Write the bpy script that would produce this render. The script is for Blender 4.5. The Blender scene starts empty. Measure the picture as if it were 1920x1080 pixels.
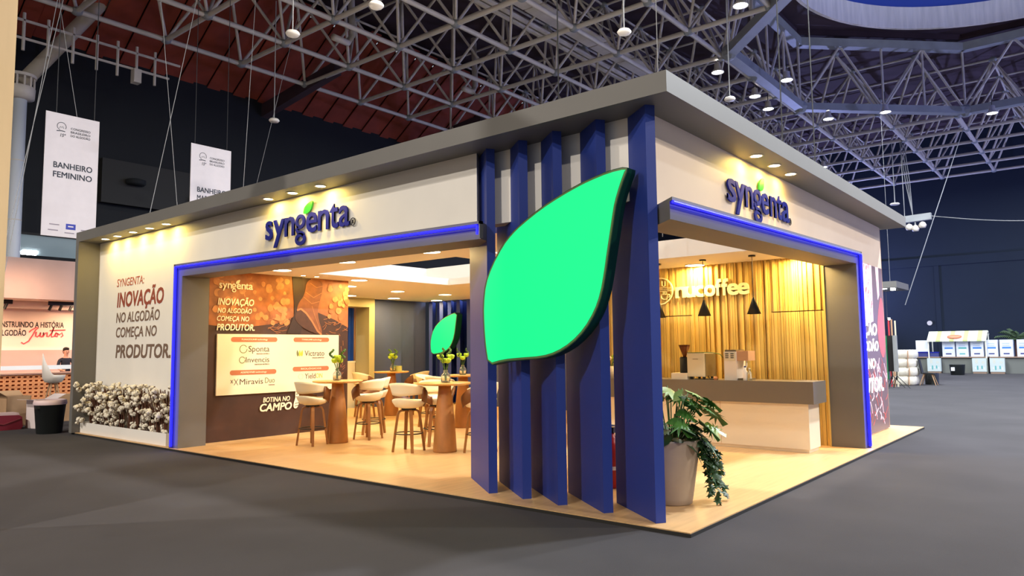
import bpy, math, random
from mathutils import Vector, Matrix
random.seed(7)
SC = bpy.context.scene
COL = SC.collection

# ------------------------------------------------------------------ camera
CX, CY, CZ = -5.7084, -2.7836, 1.5745
YAW, PIT, ROLL, FPX = math.radians(39.2857), math.radians(4.8203), math.radians(-0.6228), 1361.09
fw = Vector((math.cos(YAW)*math.cos(PIT), math.sin(YAW)*math.cos(PIT), math.sin(PIT)))
rt0 = Vector((math.sin(YAW), -math.cos(YAW), 0)); up0 = rt0.cross(fw)
rt = rt0*math.cos(ROLL) + up0*math.sin(ROLL); up = up0*math.cos(ROLL) - rt0*math.sin(ROLL)
cd = bpy.data.cameras.new('camera'); cam = bpy.data.objects.new('camera', cd); COL.objects.link(cam)
m = Matrix((rt, up, -fw)).transposed().to_4x4(); m.translation = (CX, CY, CZ); cam.matrix_world = m
cd.sensor_width = 36; cd.lens = FPX/1920*36; cd.clip_end = 300
SC.camera = cam
def seen_px(p):
    d = Vector(p)-Vector((CX, CY, CZ)); z = d.dot(fw)
    if z < .3: return None
    return 960+FPX*d.dot(rt)/z, 540-FPX*d.dot(up)/z, z

# ------------------------------------------------------------------ world, exposure
W = bpy.data.worlds.new('world'); SC.world = W; W.use_nodes = True
bg = W.node_tree.nodes['Background']; bg.inputs[0].default_value = (.80, .88, 1.0, 1); bg.inputs[1].default_value = 0.42
vs = SC.view_settings; vs.view_transform = 'Standard'; vs.look = 'None'; vs.exposure = 0.2; vs.gamma = 1.0; vs.use_curve_mapping = False
WARM = (1.0, .70, .15); WARM2 = (1.0, .68, .24); COOL = (.86, .93, 1.0); NEUT = (1.0, .93, .84)
P_PANEL, P_DOWN, P_HALL = 28, 7.5, 620

# ------------------------------------------------------------------ materials
def lin(c):
    return tuple((v/255/12.92 if v/255 <= .04045 else ((v/255+.055)/1.055)**2.4) for v in c)
MATS = {}
def M(name, rgb, rough=.6, metal=0.0, var=0.0, vscale=6.0, bump=0.0, bscale=60.0, spec=.5, emit=None, estr=0.0, trans=0.0, rand=0.0, stretch=(1, 1, 1), alpha=1.0):
    m = bpy.data.materials.new(name); m.use_nodes = True; nt = m.node_tree; b = nt.nodes['Principled BSDF']
    c = lin(rgb); b.inputs['Base Color'].default_value = (*c, 1); b.inputs['Roughness'].default_value = rough
    b.inputs['Metallic'].default_value = metal; b.inputs['Specular IOR Level'].default_value = spec
    if trans: b.inputs['Transmission Weight'].default_value = trans; b.inputs['IOR'].default_value = 1.3
    if emit: b.inputs['Emission Color'].default_value = (*emit, 1); b.inputs['Emission Strength'].default_value = estr
    L = nt.links
    tc = nt.nodes.new('ShaderNodeTexCoord'); mp = nt.nodes.new('ShaderNodeMapping'); L.new(tc.outputs['Object'], mp.inputs[0]); mp.inputs['Scale'].default_value = stretch
    if var or rand:
        n = nt.nodes.new('ShaderNodeTexNoise'); n.inputs['Scale'].default_value = vscale; n.inputs['Detail'].default_value = 5; L.new(mp.outputs[0], n.inputs[0])
        hs = nt.nodes.new('ShaderNodeHueSaturation'); hs.inputs['Color'].default_value = (*c, 1)
        mr = nt.nodes.new('ShaderNodeMapRange'); mr.inputs[1].default_value = .3; mr.inputs[2].default_value = .7; mr.inputs[3].default_value = 1-var; mr.inputs[4].default_value = 1+var
        L.new(n.outputs[0], mr.inputs[0])
        if rand:
            oi = nt.nodes.new('ShaderNodeObjectInfo'); mr2 = nt.nodes.new('ShaderNodeMapRange'); mr2.inputs[3].default_value = 1-rand; mr2.inputs[4].default_value = 1+rand
            L.new(oi.outputs['Random'], mr2.inputs[0]); mu = nt.nodes.new('ShaderNodeMath'); mu.operation = 'MULTIPLY'
            L.new(mr.outputs[0], mu.inputs[0]); L.new(mr2.outputs[0], mu.inputs[1]); L.new(mu.outputs[0], hs.inputs['Value'])
        else: L.new(mr.outputs[0], hs.inputs['Value'])
        L.new(hs.outputs[0], b.inputs['Base Color'])
    if bump:
        n2 = nt.nodes.new('ShaderNodeTexNoise'); n2.inputs['Scale'].default_value = bscale; n2.inputs['Detail'].default_value = 4; L.new(mp.outputs[0], n2.inputs[0])
        bp = nt.nodes.new('ShaderNodeBump'); bp.inputs['Strength'].default_value = bump; bp.inputs['Distance'].default_value = .02; L.new(n2.outputs[0], bp.inputs['Height']); L.new(bp.outputs[0], b.inputs['Normal'])
    MATS[name] = m; return m
carpet = M('carpet', (70, 68, 70), .95, var=.09, vscale=.8, bump=.15, bscale=140, spec=.08)
wood_floor = M('wood_floor', (204, 164, 114), .42, var=.10, vscale=3.0, stretch=(.6, 7, 1), spec=.35)
black_edge = M('black_edge', (34, 32, 28), .7)
grey = M('grey_paint', (112, 109, 104), .55, var=.03, vscale=2)
white = M('white_paint', (232, 226, 216), .55, var=.02, vscale=2)
white_warmlit = M('white_paint_warmlit', (246, 224, 200), .55, var=.02, vscale=2)  # white paint with the warm light's peach cast put into its colour
ceil_w = M('ceiling_white', (236, 230, 220), .7)
blue = M('blue_paint', (34, 56, 138), .5, var=.04, vscale=2)
navy = M('panel_slate', (64, 72, 108), .6, var=.03)
greenrim = M('leaf_rim', (6, 62, 40), .4)
gold = M('leaf_bead', (92, 120, 70), .4)
leaf_lit = M('leaf_lit', (0, 120, 60), .5, emit=(0.0, 1.0, .30), estr=.80)
led = M('led_blue', (10, 10, 255), .5, emit=(.004, .004, 1.0), estr=7.0)
lamp_w = M('lamp_warm', (255, 240, 210), .5, emit=(1.0, .86, .55), estr=14)
lamp_c = M('lamp_cool', (255, 255, 255), .5, emit=(.92, .97, 1.0), estr=30)
lamp_ring = M('lamp_ring', (225, 215, 195), .5)
sign_blue = M('sign_blue', (18, 28, 140), .6, spec=.2)
sign_green = M('sign_green', (16, 158, 52), .4)
sign_dark = M('sign_dark', (40, 40, 52), .5)
txt_rust = M('print_rust', (166, 80, 50), .7)
txt_brown = M('print_brown', (116, 92, 76), .7)
txt_red = M('print_brownred', (142, 66, 48), .7)
slat_m = M('slat_wood', (216, 184, 104), .5, var=.14, vscale=5, stretch=(1, 1, .12), rand=.17, spec=.3)
slat_back = M('slat_back', (84, 54, 26), .8)
counter_top = M('counter_grey', (112, 102, 88), .5)
counter_body = M('counter_white', (238, 226, 204), .5)
cream = M('cream_fabric', (238, 226, 190), .75, bump=.1, bscale=200)
walnut = M('walnut', (112, 68, 34), .45, var=.18, vscale=8, stretch=(1, 1, .2))
oak = M('oak_leg', (150, 98, 44), .45, var=.12, vscale=8, stretch=(1, 1, .2))
table_top = M('table_top_wood', (206, 154, 84), .38, var=.12, vscale=6, stretch=(1, 6, 1))
table_leg = M('pedestal_wood', (168, 112, 58), .4, var=.2, vscale=5, stretch=(1, 1, .6))
black = M('black_metal', (22, 22, 22), .45)
steel = M('steel', (245, 236, 206), .25, metal=.25)
steel_d = M('steel_side', (150, 138, 112), .35, metal=.7)
glass = M('glass', (240, 246, 244), .03, trans=.95, spec=.5)
smoke = M('hopper_brown', (120, 66, 30), .15, trans=.4)
petal = M('petal_lime', (178, 208, 44), .6, var=.15, vscale=30)
stemg = M('stem_green', (70, 104, 36), .6)
leafg = M('leaf_green', (68, 118, 40), .5, var=.22, vscale=9, rand=.2)
leafd = M('leaf_dark', (44, 74, 36), .5, var=.25, vscale=12, rand=.25)
leafp = M('leaf_pale', (120, 146, 56), .4, var=.2, rand=.15)
potm = M('pot_concrete', (176, 158, 138), .5, var=.06, vscale=4)
soil = M('soil', (50, 36, 26), .95)
cotton = M('cotton', (236, 226, 204), .95, bump=.5, bscale=90)
twig = M('twig', (92, 54, 34), .85)
bract = M('bract', (96, 62, 38), .85)
poster_b = M('poster_brown', (66, 39, 26), .55, var=.25, vscale=2.2)
poster_h = M('poster_haze', (156, 92, 48), .55, var=.35, vscale=5.0)
poster_c = M('poster_cotton', (192, 126, 72), .6, var=.25, vscale=9)
poster_d = M('poster_dark', (52, 30, 20), .6, var=.2, vscale=4)
boot_m = M('boot_print', (128, 74, 42), .55, var=.2, vscale=8)
boot_d = M('boot_dark', (74, 42, 26), .55, var=.2, vscale=8)
boot_l = M('boot_light', (172, 110, 66), .55)
board_m = M('board_cream', (246, 226, 194), .5)
pill = M('pill_rust', (188, 112, 72), .5)
ptxt = M('print_cream', (250, 236, 204), .6)
ink = M('ink_brown', (88, 70, 48), .6)
ink2 = M('ink_olive', (120, 120, 70), .6)
ink_y = M('ink_lime', (200, 196, 60), .6)
ink_f = M('ink_faint', (220, 196, 164), .6)
truss_m = M('truss_paint', (214, 204, 190), .5, var=.08, vscale=3)
ring_m = M('ring_beam_paint', (150, 152, 152), .5, var=.1, vscale=1.5)
deck_red = M('deck_red', (150, 64, 44), .8, var=.2, vscale=1.2)
deck_dk = M('deck_dark', (70, 52, 58), .85, var=.2, vscale=.6)
wall_nv = M('wall_navy', (25, 37, 54), .85, var=.08, vscale=.3)
wall_bk = M('wall_black', (20, 23, 27), .85, var=.15, vscale=.4)
drum_m = M('drum_band', (226, 214, 196), .7, var=.12, vscale=2.0, stretch=(3, 3, .3))
dome_m = M('dome_blue', (44, 70, 150), .7)
cable = M('cable', (150, 150, 150), .5)
cable_d = M('cable_dark', (50, 50, 52), .6)
banner_m = M('banner_cloth', (226, 218, 220), .7, var=.02)
banner_ink = M('banner_ink', (48, 54, 66), .7)
banner_bl = M('banner_blue', (62, 72, 170), .7)
column_m = M('column_white', (206, 212, 220), .5)
ply = M('pale_ply', (226, 190, 140), .55, var=.06, vscale=2, stretch=(3, 3, .3))
pinkw = M('pink_plaster', (200, 164, 152), .7, var=.05, vscale=1.5)
warmw = M('warm_wall', (240, 214, 196), .7)
terra = M('terracotta', (226, 150, 96), .8, var=.08, rand=.08)
red_scr = M('script_red', (206, 60, 70), .6)
txt_blk = M('print_black', (44, 32, 32), .6)
skin = M('skin', (206, 150, 122), .6)
shirt = M('shirt_dark', (28, 30, 44), .8)
hair = M('hair_dark', (32, 22, 18), .8)
card = M('cardboard', (176, 140, 104), .85, var=.06)
card_w = M('box_pale', (222, 206, 202), .8)
bag = M('bag_crimson', (126, 22, 46), .7)
binm = M('bin_black', (30, 34, 34), .45)
bag_w = M('bin_liner', (216, 190, 190), .5)
ws = M('white_plastic', (232, 224, 214), .45)
carton = M('carton_white', (216, 222, 234), .7)
lab_b = M('label_blue', (70, 130, 210), .6)
lab_w = M('label_white', (245, 248, 250), .6)
lab_n = M('label_navy', (52, 58, 120), .6)
lab_t = M('label_teal', (90, 170, 170), .6)
awn_w = M('awning_cream', (246, 246, 222), .8)
awn_g = M('awning_green', (204, 214, 140), .8)
oval_r = M('oval_orange', (216, 120, 92), .7)
skirt = M('table_skirt', (110, 112, 106), .8)
tbl_w = M('table_plank', (150, 124, 104), .6)
crate = M('under_carton', (196, 208, 206), .8)
bale_m = M('bale_cotton', (228, 222, 206), .95, var=.08, vscale=6, bump=.4, bscale=20)
palm_m = M('palm_leaf', (70, 92, 60), .6, rand=.2)
green_l = M('panel_green', (20, 120, 80), .5)
red_ext = M('extinguisher_red', (178, 24, 28), .35)
screen_d = M('screen_dark', (96, 76, 78), .4, emit=lin((110, 86, 88)), estr=.55)
screen_p = M('screen_pink', (240, 200, 214), .4, emit=lin((244, 206, 218)), estr=.75)
screen_r = M('screen_red', (176, 84, 78), .4, emit=lin((180, 82, 74)), estr=.7)
screen_w = M('screen_white', (255, 255, 255), .4, emit=(1, 1, 1), estr=.95)
tan = M('tan_edge', (196, 152, 116), .6)
maroon = M('maroon', (110, 30, 40), .7)

# ------------------------------------------------------------------ helpers
V = Vector
class MB:
    def __init__(s): s.v = []; s.f = []; s.mi = []; s.sm = False; s.cm = 0
    def add(s, vs, fs):
        o = len(s.v); s.v += [tuple(p) for p in vs]; s.f += [tuple(i+o for i in f) for f in fs]; s.mi += [s.cm]*len(fs); return s
    def box(s, x0, y0, z0, x1, y1, z1):
        return s.add([(x0, y0, z0), (x1, y0, z0), (x1, y1, z0), (x0, y1, z0), (x0, y0, z1), (x1, y0, z1), (x1, y1, z1), (x0, y1, z1)],
                     [(0, 3, 2, 1), (4, 5, 6, 7), (0, 1, 5, 4), (1, 2, 6, 5), (2, 3, 7, 6), (3, 0, 4, 7)])
    def hexa(s, p): return s.add(p, [(0, 3, 2, 1), (4, 5, 6, 7), (0, 1, 5, 4), (1, 2, 6, 5), (2, 3, 7, 6), (3, 0, 4, 7)])
    def tube(s, path, r, n=8, caps=True):
        path = [V(p) for p in path]; k = len(path); rr = r if isinstance(r, (list, tuple)) else [r]*k
        rings = []; prev = None
        for i, p in enumerate(path):
            t = (path[min(i+1, k-1)]-path[max(i-1, 0)]).normalized()
            a = prev if prev is not None else (V((0, 0, 1)) if abs(t.z) < .9 else V((1, 0, 0)))
            u = (a - t*a.dot(t)).normalized(); prev = u; w = t.cross(u)
            rings.append([p + (u*math.cos(2*math.pi*j/n) + w*math.sin(2*math.pi*j/n))*rr[i] for j in range(n)])
        vs = [q for R in rings for q in R]; fs = []
        for i in range(k-1):
            for j in range(n): fs.append((i*n+j, i*n+(j+1) % n, (i+1)*n+(j+1) % n, (i+1)*n+j))
        if caps: fs.append(tuple(range(n-1, -1, -1))); fs.append(tuple((k-1)*n+j for j in range(n)))
        return s.add(vs, fs)
    def lathe(s, prof, c=(0, 0, 0), n=24, a0=0, a1=2*math.pi, caps=True):
        full = abs(a1-a0-2*math.pi) < 1e-6; m = n if full else n+1; vs = []; fs = []
        for r, z in prof:
            for j in range(m):
                a = a0+(a1-a0)*j/n; vs.append((c[0]+r*math.cos(a), c[1]+r*math.sin(a), c[2]+z))
        for i in range(len(prof)-1):
            for j in range(n):
                k = (j+1) % m if full else j+1
                fs.append((i*m+j, i*m+k, (i+1)*m+k, (i+1)*m+j))
        if caps and full:
            if prof[0][0] > 1e-4: fs.append(tuple(range(m-1, -1, -1)))
            if prof[-1][0] > 1e-4: fs.append(tuple((len(prof)-1)*m+j for j in range(m)))
        return s.add(vs, fs)
    def ball(s, c, r, n=10, k=6):
        r = r if isinstance(r, (tuple, list)) else (r, r, r); vs = [(c[0], c[1], c[2]-r[2])]; fs = []
        for i in range(1, k):
            t = -math.pi/2+math.pi*i/k
            for j in range(n):
                a = 2*math.pi*j/n; vs.append((c[0]+r[0]*math.cos(t)*math.cos(a), c[1]+r[1]*math.cos(t)*math.sin(a), c[2]+r[2]*math.sin(t)))
        vs.append((c[0], c[1], c[2]+r[2])); T = len(vs)-1
        for j in range(n):
            fs.append((0, 1+(j+1) % n, 1+j)); fs.append((T, T-n+j, T-n+(j+1) % n))
            for i in range(k-2): fs.append((1+i*n+j, 1+i*n+(j+1) % n, 1+(i+1)*n+(j+1) % n, 1+(i+1)*n+j))
        return s.add(vs, fs)
    def prism(s, poly, o, ux, uy, t0, t1):
        """2D outline on the plane (o,ux,uy); extruded from t0 to t1 along ux x uy"""
        o, ux, uy = V(o), V(ux), V(uy); n = ux.cross(uy); k = len(poly)
        vs = [o+ux*a+uy*b+n*t0 for a, b in poly]+[o+ux*a+uy*b+n*t1 for a, b in poly]
        fs = [tuple(range(k-1, -1, -1)), tuple(range(k, 2*k))]+[(i, (i+1) % k, k+(i+1) % k, k+i) for i in range(k)]
        return s.add(vs, fs)
    def ribbon(s, pts, w, o, ux, uy, t0, t1, closed=False):
        """stroke of width w along 2D points, extruded"""
        k = len(pts); L = []; Rr = []
        for i in range(k):
            a = pts[(i-1) % k] if closed else pts[max(i-1, 0)]; b = pts[(i+1) % k] if closed else pts[min(i+1, k-1)]
            dx, dy = b[0]-a[0], b[1]-a[1]; l = math.hypot(dx, dy) or 1; ww = w[i] if isinstance(w, list) else w
            nx, ny = -dy/l*ww/2, dx/l*ww/2; L.append((pts[i][0]+nx, pts[i][1]+ny)); Rr.append((pts[i][0]-nx, pts[i][1]-ny))
        for i in range(k if closed else k-1):
            j = (i+1) % k; s.prism([Rr[i], Rr[j], L[j], L[i]], o, ux, uy, t0, t1)
        return s
    def build(s, name, mat, parent=None, smooth=False, world=True):
        me = bpy.data.meshes.new(name); vs = s.v
        if parent is not None and world:
            l = parent.matrix_world.translation if parent.parent is None else ABS[parent.name]
            vs = [(a-l[0], b-l[1], c-l[2]) for a, b, c in vs]
        me.from_pydata(vs, [], s.f)
        for mm in (mat if isinstance(mat, (list, tuple)) else [mat]): me.materials.append(mm)
        if isinstance(mat, (list, tuple)): me.polygons.foreach_set('material_index', s.mi)
        if smooth: me.polygons.foreach_set('use_smooth', [True]*len(me.polygons))
        me.update(); return put(name, me, parent)
ABS = {}
def put(name, me, parent=None):
    o = bpy.data.objects.new(name, me); COL.objects.link(o)
    if parent is not None:
        o.parent = parent; ABS[o.name] = ABS[parent.name]
    else: ABS[o.name] = V((0, 0, 0))
    return o
def tag(o, label, cat, group=None):
    o['label'] = label; o['category'] = cat
    if group: o['group'] = group
    return o
def struct(o, label=None):
    o['kind'] = 'structure'
    if label: o['label'] = label
    return o
def E_(name, loc, label=None, cat=None, group=None, rz=0.0):
    o = bpy.data.objects.new(name, None); COL.objects.link(o); o.location = loc; o.rotation_euler = (0, 0, rz); o.empty_display_size = .1
    o.matrix_world = Matrix.Translation(V(loc)) @ Matrix.Rotation(rz, 4, 'Z'); ABS[o.name] = V(loc)
    if label: tag(o, label, cat, group)
    return o
def copy_tree(o, parent=None):
    c = o.copy(); COL.objects.link(c)
    if parent is not None: c.parent = parent
    for ch in o.children: copy_tree(ch, c)
    return c
def inst(name, me, parent, loc=(0, 0, 0), rot=(0, 0, 0), sc=(1, 1, 1)):
    o = bpy.data.objects.new(name, me); COL.objects.link(o); o.parent = parent; o.location = loc; o.rotation_euler = rot; o.scale = sc; return o
def meshof(mb, name, mat, smooth=False):
    o = mb.build(name, mat, None, smooth); me = o.data; bpy.data.objects.remove(o); return me
def light(kind, name, loc, power, color, parent=None, size=.2, direc=(0, 0, -1), spot=None, blend=.5):
    l = bpy.data.lights.new(name, kind); l.energy = power; l.color = color
    if kind == 'AREA': l.shape = 'DISK'; l.size = size
    if kind == 'SPOT': l.spot_size = spot; l.spot_blend = blend; l.shadow_soft_size = size
    if kind == 'POINT': l.shadow_soft_size = size
    o = bpy.data.objects.new(name, l); COL.objects.link(o)
    o.matrix_world = Matrix.Translation(V(loc)) @ V(direc).to_track_quat('-Z', 'Y').to_matrix().to_4x4()
    if parent is not None:
        mw = o.matrix_world.copy(); o.parent = parent; o.matrix_parent_inverse = Matrix.Translation(-ABS[parent.name]); o.matrix_world = mw
    return o
_fc = {}
def font_mesh(s, bold, shear, space):
    k = (s, bold, shear, space)
    if k in _fc: return _fc[k]
    c = bpy.data.curves.new('t', 'FONT'); c.body = s; c.size = 1; c.offset = bold; c.shear = shear; c.space_character = space; c.resolution_u = 3; c.extrude = 0
    o = bpy.data.objects.new('t', c); COL.objects.link(o)
    me = bpy.data.meshes.new_from_object(o)
    vs = [tuple(v.co) for v in me.vertices]; fs = [tuple(p.vertices) for p in me.polygons]
    bpy.data.objects.remove(o); bpy.data.curves.remove(c); bpy.data.meshes.remove(me)
    _fc[k] = (vs, fs); return vs, fs
CAP = None
def text(s, o, ux, uy, w=None, cap=.1, bold=.012, shear=0, t0=.001, t1=.004, space=1.0, align='L', ref='H', mb=None):
    """lettering: cap is the height of the letter in ref; w the total width"""
    vs, fs = font_mesh(s, 0, shear, space); rv, _ = font_mesh(ref, 0, 0, 1)
    h = max(v[1] for v in rv); lo = min(v[1] for v in rv) if ref != 'H' else 0
    x0 = min(v[0] for v in vs); x1 = max(v[0] for v in vs); sy = cap/(h); sx = w/(x1-x0) if w else sy
    off = 0 if align == 'L' else (-(x1-x0)*sx/2 if align == 'C' else -(x1-x0)*sx)
    o, ux, uy = V(o), V(ux), V(uy); n = ux.cross(uy); mb = mb or MB()
    P = [o+ux*((v[0]-x0)*sx+off)+uy*(v[1]*sy) for v in vs]; k = len(P)
    ed = {}
    for f in fs:
        for i in range(len(f)):
            a, b = f[i], f[(i+1) % len(f)]; ed[(a, b)] = ed.get((a, b), 0)+1
    side = [(a, b) for a, b in ed if (b, a) not in ed]
    # face orientation
    area = 0
    for f in fs[:1]:
        a, b, c = (V(vs[f[0]]), V(vs[f[1]]), V(vs[f[2]])); area = (b-a).cross(c-a).z
    top = [tuple(i+k for i in f) for f in fs]; 
    if area < 0: top = [f[::-1] for f in top]
    g = bold*.75
    for dx, dy, e in ([(0, 0, 0)] if not bold else [(-g, -g, 0), (g, -g, 2e-5), (-g, g, 4e-5), (g, g, 6e-5)]):
        sh = ux*(dx*sx)+uy*(dy*sy)
        mb.add([p+sh+n*t0 for p in P]+[p+sh+n*(t1+e) for p in P], top+[(a, b, b+k, a+k) for a, b in side])
    return mb
YL, ZU, XR = (0, -1, 0), (0, 0, 1), (1, 0, 0)
def ordn(i): return ['first', 'second', 'third', 'fourth', 'fifth', 'sixth', 'seventh', 'eighth', 'ninth', 'tenth', 'eleventh', 'twelfth', 'thirteenth', 'fourteenth', 'fifteenth'][i]
def arc(cx, cy, r, a0, a1, n=16, ry=None):
    ry = ry or r
    return [(cx+r*math.cos(math.radians(a0+(a1-a0)*i/n)), cy+ry*math.sin(math.radians(a0+(a1-a0)*i/n))) for i in range(n+1)]
TP = .0367

# ================================================================== HALL
struct(MB().box(-60, -60, -.1, 55, 40, 0).build('floor', carpet), 'dark grey carpet covering the exhibition hall floor')
struct(MB().box(-60, 26.6, 0, 55, 27, 17).build('wall_back', wall_bk), 'tall black hall wall behind the hanging banners')
wr = struct(MB().box(53, -60, 0, 53.4, 27, 17).build('wall_right', wall_nv), 'tall navy hall wall behind the striped stall')
MB().box(52.9, -60, 7.15, 53, 27, 7.75).build('ledge', wall_nv, wr)
MB().box(52.94, 6.2, 0, 53, 6.5, 7.15).build('wall_joint', wall_nv, wr)
G0X, G0Y, GS, ZL, ZH = 9.22, 23.23, 2.98, 13.0, 15.97
OCX, OCY, OAP = 25.2, -2.3, 10.26
def octdist(x, y):
    x, y = abs(x-OCX), abs(y-OCY); return max(x, y, (x+y)/math.sqrt(2))
OR = OAP/math.cos(math.pi/8)
octv = [(OCX+OR*math.cos(math.radians(22.5+45*k)), OCY+OR*math.sin(math.radians(22.5+45*k))) for k in range(8)]
# roof deck with the octagonal hole
ce = E_('ceiling', (0, 0, 16.5)); struct(ce, 'dark hall roof deck above the white space frame')
mb = MB(); outer = []
for k, (x, y) in enumerate(octv):
    a = math.radians(22.5+45*k); c, s = math.cos(a), math.sin(a)
    tx = ((53-OCX)/c if c > 0 else (-60-OCX)/c); ty = ((24-OCY)/s if s > 0 else (-60-OCY)/s); t = min(tx, ty); outer.append((OCX+t*c, OCY+t*s))
corners = {0: (53, 24), 2: None}
for k in range(8):
    i, j = k, (k+1) % 8; vs = [octv[i], octv[j], outer[j], outer[i]]
    cpt = None
    if abs(outer[i][0]-outer[j][0]) > 1e-3 and abs(outer[i][1]-outer[j][1]) > 1e-3:
        sx = 53 if (outer[i][0]+outer[j][0])/2 > OCX else -60; sy = 24 if (outer[i][1]+outer[j][1])/2 > OCY else -60; cpt = (sx, sy)
        vs = [octv[i], octv[j], outer[j], cpt, outer[i]]
    mb.add([(x, y, 16.6) for x, y in vs]+[(x, y, 16.7) for x, y in vs], [tuple(range(len(vs))), tuple(range(2*len(vs)-1, len(vs)-1, -1))])
mb.build('roof_deck', deck_dk, ce)
# sloping red soffit boards between the frame and the wall
k = 0; x = -12.0
mbr = MB()
while x < 34:
    w = .6
    zz0, zz1 = (15.9, 12.95); dz = .09*(k % 2)
    MB().hexa([(x, 22.2, zz0+dz), (x+w-.03, 22.2, zz0+dz), (x+w-.03, 26.6, zz1+dz), (x, 26.6, zz1+dz), (x, 22.2, zz0+.06+dz), (x+w-.03, 22.2, zz0+.06+dz), (x+w-.03, 26.6, zz1+.06+dz), (x, 26.6, zz1+.06+dz)]).build('soffit_panel', deck_red, ce)
    x += w; k += 1
MB().box(-60, 24, 16.4, 53, 26.6, 16.5).build('roof_edge', deck_dk, ce)
for x in (12.2, 21.2, 30.1):
    MB().hexa([(x, 21.2, 13.0), (x+.35, 21.2, 13.0), (x+.35, 26.6, 12.3), (x, 26.6, 12.3), (x, 21.2, 13.5), (x+.35, 21.2, 13.5), (x+.35, 26.6, 12.9), (x, 26.6, 12.9)]).build('rafter', deck_dk, ce)
# blue lantern
ln = E_('ceiling_lantern', (OCX, OCY, 16.6)); struct(ln, 'round pale drum around the blue roof lantern')
MB().lathe([(8.9, 16.45), (9.05, 16.45), (9.05, 17.5), (8.9, 17.5), (8.9, 16.45)], (OCX, OCY, 0), 72, caps=False).build('drum_band', drum_m, ln)
MB().lathe([(9.0, 17.5), (8.8, 19.6), (6.0, 22.4), (2.5, 23.4), (0.01, 23.6)], (OCX, OCY, 0), 48, caps=False).build('dome', dome_m, ln, True)
for x, y in octv: pass
mb = MB()
for k in range(8):
    (a, b), (c, d) = octv[k], octv[(k+1) % 8]
    mb.add([(a, b, 16.62), (c, d, 16.62), (c, d, 17.0), (a, b, 17.0)], [(0, 1, 2, 3)])
mb.build('lantern_curb', deck_dk, ln)
mb = MB(); vs = []; n = 8
for k in range(64):
    a = 2*math.pi*k/64; r1 = 9.05
    dx, dy = math.cos(a), math.sin(a); t = min(OAP/max(abs(dx), 1e-6), OAP/max(abs(dy), 1e-6), OAP*math.sqrt(2)/(abs(dx)+abs(dy)))
    vs += [(OCX+r1*dx, OCY+r1*dy, 16.9), (OCX+t*dx, OCY+t*dy, 16.9)]
mb.add(vs, [(2*k, 2*k+1, (2*k+3) % 128, (2*k+2) % 128) for k in range(64)]); mb.build('lantern_soffit', deck_dk, ln)
# octagonal ring truss
ro = E_('ceiling_ring', (OCX, OCY, 13)); struct(ro, 'grey octagonal ring girder around the roof lantern')
def bar(mb, a, b, wd, hg):
    a, b = V(a), V(b); t = (b-a).normalized(); n = t.cross(V((0, 0, 1))).normalized()*wd/2; u = V((0, 0, hg/2))
    mb.hexa([a-n-u, a+n-u, b+n-u, b-n-u, a-n+u, a+n+u, b+n+u, b-n+u])
for k in range(8):
    (a, b), (c, d) = octv[k], octv[(k+1) % 8]
    m1 = MB(); bar(m1, (a, b, ZL), (c, d, ZL), .42, .34); m1.build('lower_beam', ring_m, ro)
    m1 = MB(); bar(m1, (a, b, 16.2), (c, d, 16.2), .42, .40); m1.build('upper_beam', ring_m, ro)
    L = lambda t, z: (a+(c-a)*t, b+(d-b)*t, z)
    for t0, t1 in ((0, 0), (0, .25), (.5, .25), (.5, .5), (.5, .75), (1, .75), (.25, .25)):
        z0 = ZL if (t0, t1) != (.25, .25) else ZL
        MB().tube([L(t0, z0), L(t1, 16.1)], .06, 6).build('web_tube', truss_m, ro)
    MB().ball((a, b, ZL), .32, 8, 6).build('ring_node', ring_m, ro)
# space frame
sf = E_('ceiling_space_frame', (9, 10, 13)); struct(sf, 'white tubular space frame roof over the whole hall')
lo = {}; hi = {}
for i in range(-7, 15):
    for j in range(0, 14):
        x, y = G0X+GS*i, G0Y-GS*j
        if octdist(x, y) > OAP-1.2: lo[i, j] = (x, y, ZL)
for i in range(-7, 14):
    for j in range(0, 13):
        x, y = G0X+GS*(i+.5), G0Y-GS*(j+.5)
        if octdist(x, y) > OAP-.6: hi[i, j] = (x, y, ZH)
mem = []
for (i, j), p in lo.items():
    for q in ((i+1, j), (i, j+1)):
        if q in lo: mem.append((p, lo[q], .095))
    for q in ((i, j), (i-1, j), (i, j-1), (i-1, j-1)):
        if q in hi: mem.append((p, hi[q], .06))
for (i, j), p in hi.items():
    for q in ((i+1, j), (i, j+1)):
        if q in hi: mem.append((p, hi[q], .055))
def vis(p, mg=420):
    s = seen_px(p); return s is not None and -mg < s[0] < 1920+mg and -mg < s[1] < 1080
def plen(a, b):
    n = 0; L = 0; pr = None
    for t in range(9):
        s = seen_px(V(a)+(V(b)-V(a))*t/8)
        if s and -10 < s[0] < 1930 and -10 < s[1] < 470:
            if pr: L += math.hypot(s[0]-pr[0], s[1]-pr[1])
            pr = s
        else: pr = None
    return L
mem = [(plen(a, b), a, b, r) for a, b, r in mem if vis(a) or vis(b)]
mem.sort(key=lambda t: -t[0])
unit = meshof(MB().tube([(0, 0, 0), (0, 0, 1)], 1, 7, False), 'frame_tube', truss_m, True)
for L, a, b, r in mem[:300]:
    d = V(b)-V(a); o = bpy.data.objects.new('frame_tube', unit); COL.objects.link(o); o.parent = sf
    o.matrix_local = Matrix.Translation(V(a)-V((9, 10, 13))) @ d.to_track_quat('Z', 'Y').to_matrix().to_4x4() @ Matrix.Diagonal((r, r, d.length, 1))
mb = MB()
for L, a, b, r in mem[300:]: mb.tube([a, b], r, 5, False)
o = mb.build('far_frame_tubes', truss_m, sf, True); o['kind'] = 'stuff'
nodes = [p for p in list(lo.values())+list(hi.values()) if vis(p, 200)]
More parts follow.
